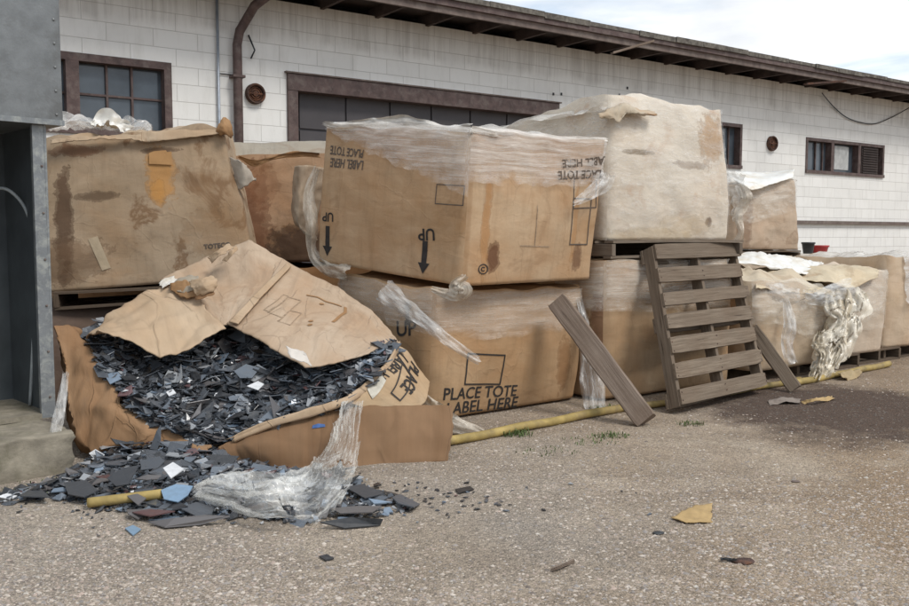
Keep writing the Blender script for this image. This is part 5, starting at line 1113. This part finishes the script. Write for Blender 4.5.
nu, nv = 50, 40; bv = [HP.at(i / nu, j / nv) - Vector((0, 0, .03)) for j in range(nv + 1) for i in range(nu + 1)]; bf = [(j * 51 + i, j * 51 + i + 1, (j + 1) * 51 + i + 1, (j + 1) * 51 + i) for j in range(nv) for i in range(nu)]
heap('shard_heap', 'mass of small dark shards filling the collapsed carton', 5200, hpos, lambda: min(.085, rr.lognormvariate(math.log(.025), .58)), Vector((-1.2, 5.1, .3)), .34, (bv, bf))
# spill on the ground
SP = [(-12, 499), (25, 487), (60, 478), (84, 462), (110, 452), (150, 448), (215, 455), (300, 472), (352, 470), (385, 490), (420, 505), (418, 512), (385, 522), (330, 528), (270, 523), (230, 520), (185, 522), (140, 520), (95, 510), (50, 500), (2, 506)]
SPg = [G(*p_) for p_ in SP]
def inside(p_, poly):
    c = False; n_ = len(poly)
    for i in range(n_):
        a_, b_ = poly[i], poly[(i + 1) % n_]
        if (a_.y > p_.y) != (b_.y > p_.y) and p_.x < (b_.x - a_.x) * (p_.y - a_.y) / (b_.y - a_.y) + a_.x: c = not c
    return c
def edged(p_, poly):
    return min(((p_ - (a_ + (b_ - a_) * max(0, min(1, (p_ - a_).dot(b_ - a_) / (b_ - a_).length_squared)))).length) for a_, b_ in zip(poly, poly[1:] + poly[:1]))
def sph(p_):
    # heap height: highest against the carton's torn lip
    q_ = proj(p_); hx = math.exp(-((q_[0] - 165) / 85) ** 2); return max(0, min(1, (p_.y - 3.95) / .8)) * .11 * hx + .005
def spos():
    for _ in range(60):
        p_ = Vector((rr.uniform(-2.6, -.1), rr.uniform(3.7, 5.0), 0))
        if inside(p_, SPg):
            e_ = edged(p_, SPg)
            if rr.random() > .06 + e_ / .24: continue
            if p_.x > -.62 and rr.random() > .35: continue
            h_ = sph(p_) * min(1, e_ / .12); return p_ + Vector((0, 0, .006 + h_ * rr.random() + rr.uniform(0, .012))), Vector((rr.uniform(-.1, .1), -.12, 1))
    return None, None
heap('shard_spill', 'dark shards spilled over the gravel in front of the collapsed carton', 2900, spos, lambda: min(.09, rr.lognormvariate(math.log(.023), .62)), Vector((-1.1, 4.3, 0)), .22)
heap('shard_fines', 'small dark fragments and crumbs between the spilled shards', 3200, spos, lambda: rr.uniform(.006, .017), Vector((-1.1, 4.3, 0)), .35)
def strayp():
    a_ = rr.choice([(-2.2, 4.1, .25), (-1.4, 3.85, .25), (-.6, 4.0, .3), (-.15, 4.15, .25), (.0, 4.1, .4)]); return Vector((rr.gauss(a_[0], a_[2]), rr.gauss(a_[1], .12), .008)), Vector((0, 0, 1))
heap('stray_shards', 'tiny stray dark crumbs around the edge of the spilled shards', 170, strayp, lambda: rr.uniform(.006, .014), Vector((-1, 4, 0)), .1)
# the larger flakes one can tell apart, each an object
protos = []
for i in range(26):
    v_, f_ = flake(Vector((0, 0, 0)), Vector((0, 0, 1)), .042, rr, .005, rr.uniform(1, 1.6)); me = bpy.data.meshes.new('shard'); me.from_pydata([tuple(q_) for q_ in v_], [], f_); me.materials.append(None); protos.append(me)
NAMES = ['near-black', 'dark slate', 'slate grey', 'black', 'blue-grey', 'brownish grey', 'maroon', 'pale blue', 'light grey', 'white']
def single(p_, nn, sc, ci, where, label=None, me=None, spin=None):
    nn = nn.normalized(); o_ = bpy.data.objects.new('shard', me or rr.choice(protos)); COL.objects.link(o_); o_.location = p_
    rot = nn.to_track_quat('Z', 'Y').to_matrix() @ Matrix.Rotation(rr.uniform(0, 6.28) if spin is None else spin, 3, 'Z'); o_.rotation_euler = rot.to_euler(); o_.scale = (sc, sc, 1)
    if o_.material_slots: o_.material_slots[0].link = 'OBJECT'; o_.material_slots[0].material = SM[ci]
    lab = label or ('%s angular shard lying %s' % (NAMES[ci], where[0])); return tag(o_, lab, 'shard', None if label else where[1])
WIN = ('on the heap inside the collapsed carton', 'larger flakes on the heap inside the carton'); WSP = ('in the spill on the gravel before the collapsed carton', 'larger flakes in the spill on the gravel')
CW = [20, 22, 20, 10, 12, 6, 4, 5, 4, .0]
for _ in range(130):
    p_, n_ = hpos(.045); p_.z += .012; single(p_, n_ + Vector((rr.gauss(0, .3), rr.gauss(0, .3), 0)), rr.uniform(.8, 1.9), rr.choices(range(10), CW)[0], WIN)
for _ in range(130):
    p_, n_ = spos()
    if p_ is None: continue
    p_.z += .016; single(p_, n_ + Vector((rr.gauss(0, .12), rr.gauss(0, .12), 0)), rr.uniform(.8, 1.8), rr.choices(range(10), [14, 20, 20, 8, 13, 10, 5, 3, 6, 0])[0], WSP)
# particular pieces
def poly_shard(label, pxs, Y, mat, th=.005, lift=0):
    c = [P(x_, y_, Y + (y0 if False else 0)) if not lift else G(x_, y_, lift) for (x_, y_) in pxs]
    n_ = (c[1] - c[0]).cross(c[2] - c[0]).normalized()
    if n_.dot(CO - c[0]) < 0: c = c[::-1]; n_ = -n_
    k = len(c); vs = c + [q_ - n_ * th for q_ in c]; fs = [tuple(range(k)), tuple(range(2 * k - 1, k - 1, -1))] + [(i, i + k, (i + 1) % k + k, (i + 1) % k) for i in range(k)]
    return tag(mk('shard', vs, fs, mat, None, None, False, sum(c, Vector()) / k), label, 'shard')
def tri_on(label, pts, mat):
    c = [P(*p_) for p_ in pts]
    if min(p_[1] for p_ in pts) > 460:
        c = []
        for p_ in pts:
            g_ = G(p_[0], p_[1]); z_ = .030 + sph(g_) if inside(g_, SPg) else .009; c.append(G(p_[0], p_[1], z_))
    n_ = (c[1] - c[0]).cross(c[2] - c[0]).normalized()
    if n_.dot(CO - c[0]) < 0: c = c[::-1]; n_ = -n_
    k = len(c); vs = c + [q_ - n_ * .005 for q_ in c]; fs = [tuple(range(k)), tuple(range(2 * k - 1, k - 1, -1))] + [(i, i + k, (i + 1) % k + k, (i + 1) % k) for i in range(k)]
    return tag(mk('shard', vs, fs, mat, None, None, False, sum(c, Vector()) / k), label, 'shard')
tri_on('triangular grey-blue shard standing near the front rim of the carton', [(259, 420, 4.84), (279, 402, 5.0), (281, 424, 4.84)], SM[4])
tri_on('pale slate shard with pointed tip in the upper middle of the heap', [(234, 371, 5.25), (246, 364, 5.3), (260, 368, 5.3), (252, 378, 5.22), (240, 378, 5.22)], SM[4])
tri_on('pale blue shard caught on the left torn side of the carton', [(104, 374, 5.1), (118, 372, 5.12), (123, 378, 5.08), (110, 384, 5.0)], SM[7])
tri_on('dark shard beside the pale blue one on the torn side', [(93, 367, 5.16), (106, 368, 5.14), (109, 378, 5.06), (98, 377, 5.07)], SM[2])
tri_on('small bright white chip left of centre in the heap', [(166, 392, 5.05), (173, 389, 5.08), (176, 393, 5.05), (169, 396, 5.02)], SM[9])
tri_on('long white chip in the centre of the heap', [(247, 386, 5.12), (258, 381, 5.16), (264, 384, 5.14), (258, 390, 5.1)], SM[9])
tri_on('grey pointed shard standing upright on the left lip of the carton', [(150, 449, 4.68), (157, 431, 4.72), (161, 425, 4.74), (161, 440, 4.68), (157, 450, 4.66)], SM[2])
tri_on('large sky-blue shard at the front of the spill', [(161, 490, 4.22), (176, 484, 4.28), (193, 486, 4.27), (188, 495, 4.18), (178, 502, 4.12), (164, 499, 4.14)], flat('sky_blue', (.19, .29, .40)))
tri_on('dark blue-grey oval shard right of the sky-blue one', [(180, 508, 4.1), (196, 502, 4.16), (214, 507, 4.12), (212, 514, 4.05), (196, 516, 4.03)], SM[2])
tri_on('small detached pale blue shard on the gravel before the spill', [(125, 528, 3.80), (133, 525, 3.83), (141, 529, 3.79), (133, 535, 3.73)], flat('sky_blue_small', (.20, .30, .40)))
ws = tri_on('white shard flecked with black in the spill', [(163, 468, 4.5), (173, 462, 4.56), (184, 469, 4.49), (171, 478, 4.40)], flat('white_shard', (.66, .66, .66)))
tri_on('maroon shard lying across the short yellow pipe', [(126, 495, 4.12), (134, 492, 4.15), (146, 498, 4.1), (138, 505, 4.04)], SM[5])
tri_on('pinkish brown shard on the carton lip above the spill', [(180, 455, 4.60), (196, 448, 4.66), (199, 453, 4.63), (186, 458, 4.58)], SM[6])
tri_on('large slate shard leaning in the left of the spill', [(107, 478, 4.45), (122, 468, 4.55), (139, 465, 4.57), (128, 484, 4.4), (116, 486, 4.37)], SM[1])
for i, (pts, ci, lab) in enumerate([([(320, 522, 3.85), (352, 517, 3.9), (383, 519, 3.9), (380, 525, 3.84), (345, 528, 3.80)], 3, 'long dark shard at the right foot of the spill'),
    ([(148, 523, 3.84), (175, 519, 3.88), (205, 516, 3.93), (230, 517, 3.93), (200, 525, 3.84), (165, 528, 3.80)], 5, 'long pinkish grey shard along the front edge of the spill'),
    ([(392, 497, 4.24), (400, 494, 4.28), (420, 504, 4.13), (414, 507, 4.1), (398, 503, 4.15)], 2, 'curved dark shard just right of the spill'),
    ([(132, 512, 4.0), (150, 509, 4.05), (175, 511, 4.03), (150, 516, 3.98)], 6, 'dark maroon strip-like shard at the front of the spill'),
    ([(64, 483, 4.42), (86, 480, 4.45), (98, 490, 4.3), (84, 497, 4.22), (68, 494, 4.26)], 1, 'broad dark flake at the left end of the spill'),
    ([(20, 496, 4.23), (36, 484, 4.38), (50, 497, 4.22)], 1, 'triangular slate flake farthest left in the spill'),
    ([(330, 508, 4.08), (357, 506, 4.1), (382, 506, 4.1), (372, 512, 4.04), (340, 513, 4.02)], 5, 'brown-edged flat shard below the white film'),
    ([(345, 487, 4.36), (362, 484, 4.4), (385, 493, 4.3), (365, 498, 4.24)], 1, 'dark flat shard right of the white film'),
    ([(455, 489, 4.36), (470, 486, 4.40), (474, 489, 4.36), (459, 493, 4.32)], 3, 'lone glossy black piece on open gravel right of the spill'),
    ([(319, 556, 3.45), (327, 554, 3.47), (334, 558, 3.43), (326, 560, 3.41)], 0, 'small black flake on the gravel at lower centre')]):
    o_ = tri_on(lab, pts, SM[ci])
    for v_ in o_.data.vertices:
        z_ = o_.location.z + v_.co.z
        if z_ < .004: v_.co.z += .004 - z_
# black flecks on the white shard
# ---- white film over the front panel
mf = filmmat('white_torn_film', .10, .78, (2.0, 9, 1), seed=21, col=(.88, .86, .80), thr=(.40, .80), holes=.34)
def gz(x_, y_, z_): return G(x_, y_, z_)
rows = [[P(347, 405, 4.93), P(341, 425, 4.80), P(331, 445, 4.60), gz(317, 463, .14), gz(299, 479, .13), gz(268, 479, .13), gz(236, 477, .13), gz(203, 487, .10)],
        [P(353, 404, 4.91), P(346, 428, 4.74), P(337, 448, 4.55), gz(329, 470, .12), gz(316, 490, .11), gz(288, 500, .11), gz(250, 499, .11), gz(201, 490, .085)],
        [P(359, 406, 4.93), P(358, 430, 4.76), P(357, 453, 4.58), gz(353, 475, .08), gz(341, 499, .05), gz(318, 522, .035), gz(270, 516, .06), gz(198, 493, .06)]]
l, o_ = sheet('film_strip', 'long white torn film hanging over the front panel and out across the spill', 'plastic film', rows, mf, .03, 7, 31, 160, 60, 0, FG, .03, folds=.035)
strip('second white film tail lying across the spilled shards', [(340, 455, 4.6), (318, 468, 4.5), (296, 478, 4.46), (272, 484, 4.40), (240, 480, 4.42), (215, 485, 4.36), (198, 492, 4.28)], [.04, .07, .06, .08, .14, .12, .03], mf, nu=80, nv=10, curl=.6, wr=.05, seed=33)
strip('thin end of white film trailing on the gravel', [(318, 508, 4.1), (310, 515, 3.98), (300, 520, 3.92), (288, 526, 3.84)], [.10, .07, .02, .01], mf, nu=40, nv=6, curl=.5, wr=.02, seed=35)
# ---- small things on the gravel
l, o_ = sheet('scrap', 'ochre scrap of card lying alone on the gravel at lower right', 'cardboard scrap', [[G(674, 517, .012), G(690, 507, .014), G(712, 503, .012)], [G(684, 522, .01), G(697, 518, .016), G(712, 515, .012)], [G(690, 523, .006), G(700, 522, .01), G(712, 522, .006)]], M['leaf'], .006, 14, 3, 24, 14, .004, rag=.02)
timber('stick', 'short dark stick on the gravel near the ochre scrap', G(721, 559, .012), G(736, 560, .012), .014, .01, M['black'], (0, 0, 1), 'sticks on the gravel', seed=4)
timber('stick', 'thin dry twig at the bottom of the gravel', G(552, 570, .01), G(574, 561, .01), .012, .008, M['wood_grey'], (0, 0, 1), 'sticks on the gravel', seed=5)
for (x_, y_, mt, lab) in ((742, 562, 'rust', 'reddish crumb of rust beside the short dark stick'), (658, 534, 'black', 'small dark pebble left of the ochre scrap'), (795, 482, 'fascia', 'greyish stone on the gravel at right'), (700, 424, 'wood_grey', 'pale stone at the edge of the dark stain')):
    b_ = G(x_, y_, 0); bm = bmesh.new(); bmesh.ops.create_icosphere(bm, subdivisions=2, radius=.03 if mt in ('rust', 'conduit') else .018)
    for v_ in bm.verts: v_.co = Vector((v_.co.x * 1.5, v_.co.y, v_.co.z * .3)) * (1 + .5 * nz(v_.co * 30, 1, x_))
    me = bpy.data.meshes.new('stone'); bm.to_mesh(me); bm.free(); me.materials.append(M[mt]); so_ = bpy.data.objects.new('stone', me); so_.location = b_ + Vector((0, 0, .004)); COL.objects.link(so_); tag(so_, lab, 'stone')
l, o_ = sheet('tape_scrap', 'ochre twist of tape lying on the dark oil stain', 'tape scrap', [[G(800, 400, .02), G(815, 398, .05), G(832, 396, .02)], [G(803, 403, .01), G(818, 401, .03), G(834, 399, .01)]], M['leaf'], .02, 14, 3, 24, 8, .003)
l, o_ = sheet('paper_scrap', 'flattened pale paper beside the foot of the thin plank', 'paper scrap', [[G(768, 400, .01), G(785, 397, .03), G(800, 399, .01)], [G(769, 404, .01), G(786, 402, .02), G(801, 403, .01)]], simple('trodden_paper', (.22, .18, .15), .9, .2), .015, 14, 5, 24, 8, .003)
# weeds
def weed(label, x_, y_, n_, h_, sp_, seed):
    r2 = random.Random(seed); b_ = G(x_, y_, 0); vs, fs = [], []
    for _ in range(n_):
        a_ = r2.uniform(0, 6.28); d_ = r2.random() ** .6 * sp_; c = b_ + Vector((math.cos(a_) * d_ * 1.6, math.sin(a_) * d_, 0)); la = r2.uniform(0, 6.28); ln = r2.uniform(.2, .9) * h_; w_ = Vector((math.cos(la + 1.57), math.sin(la + 1.57), 0)) * r2.uniform(.0015, .0035); o2 = Vector((math.cos(la), math.sin(la), 0)) * ln
        k = len(vs); vs += [c - w_, c + w_, c + o2 * .35 + w_ + Vector((0, 0, ln * .8)), c + o2 * .35 - w_ + Vector((0, 0, ln * .8)), c + o2 * .9 + Vector((0, 0, ln * r2.uniform(.5, 1.1)))]; fs += [(k, k + 1, k + 2, k + 3), (k + 3, k + 2, k + 4)]
    return tag(mk('weed_tuft', vs, fs, M['green'], None, None, False, b_), label, 'weed', 'green weeds in the gravel')
weed('greenest weed tuft beside the yellow pipe left of the timber foot', 515, 435, 160, .05, .08, 1)
weed('sparse weed patch below the greenest tuft', 548, 452, 60, .025, .12, 2)
weed('low weed patch on gravel left of the timber foot', 611, 436, 120, .03, .08, 3)
weed('faint weed growth beside the timber foot', 590, 442, 60, .025, .12, 4)
weed('weeds behind the yellow pipe under the leaning timber', 607, 410, 90, .05, .08, 5)
weed('weed sprig at the foot of the leaning pallet', 690, 425, 60, .04, .06, 6)
weed('weed fringe at the base of the concrete slab', 35, 488, 60, .03, .15, 7)
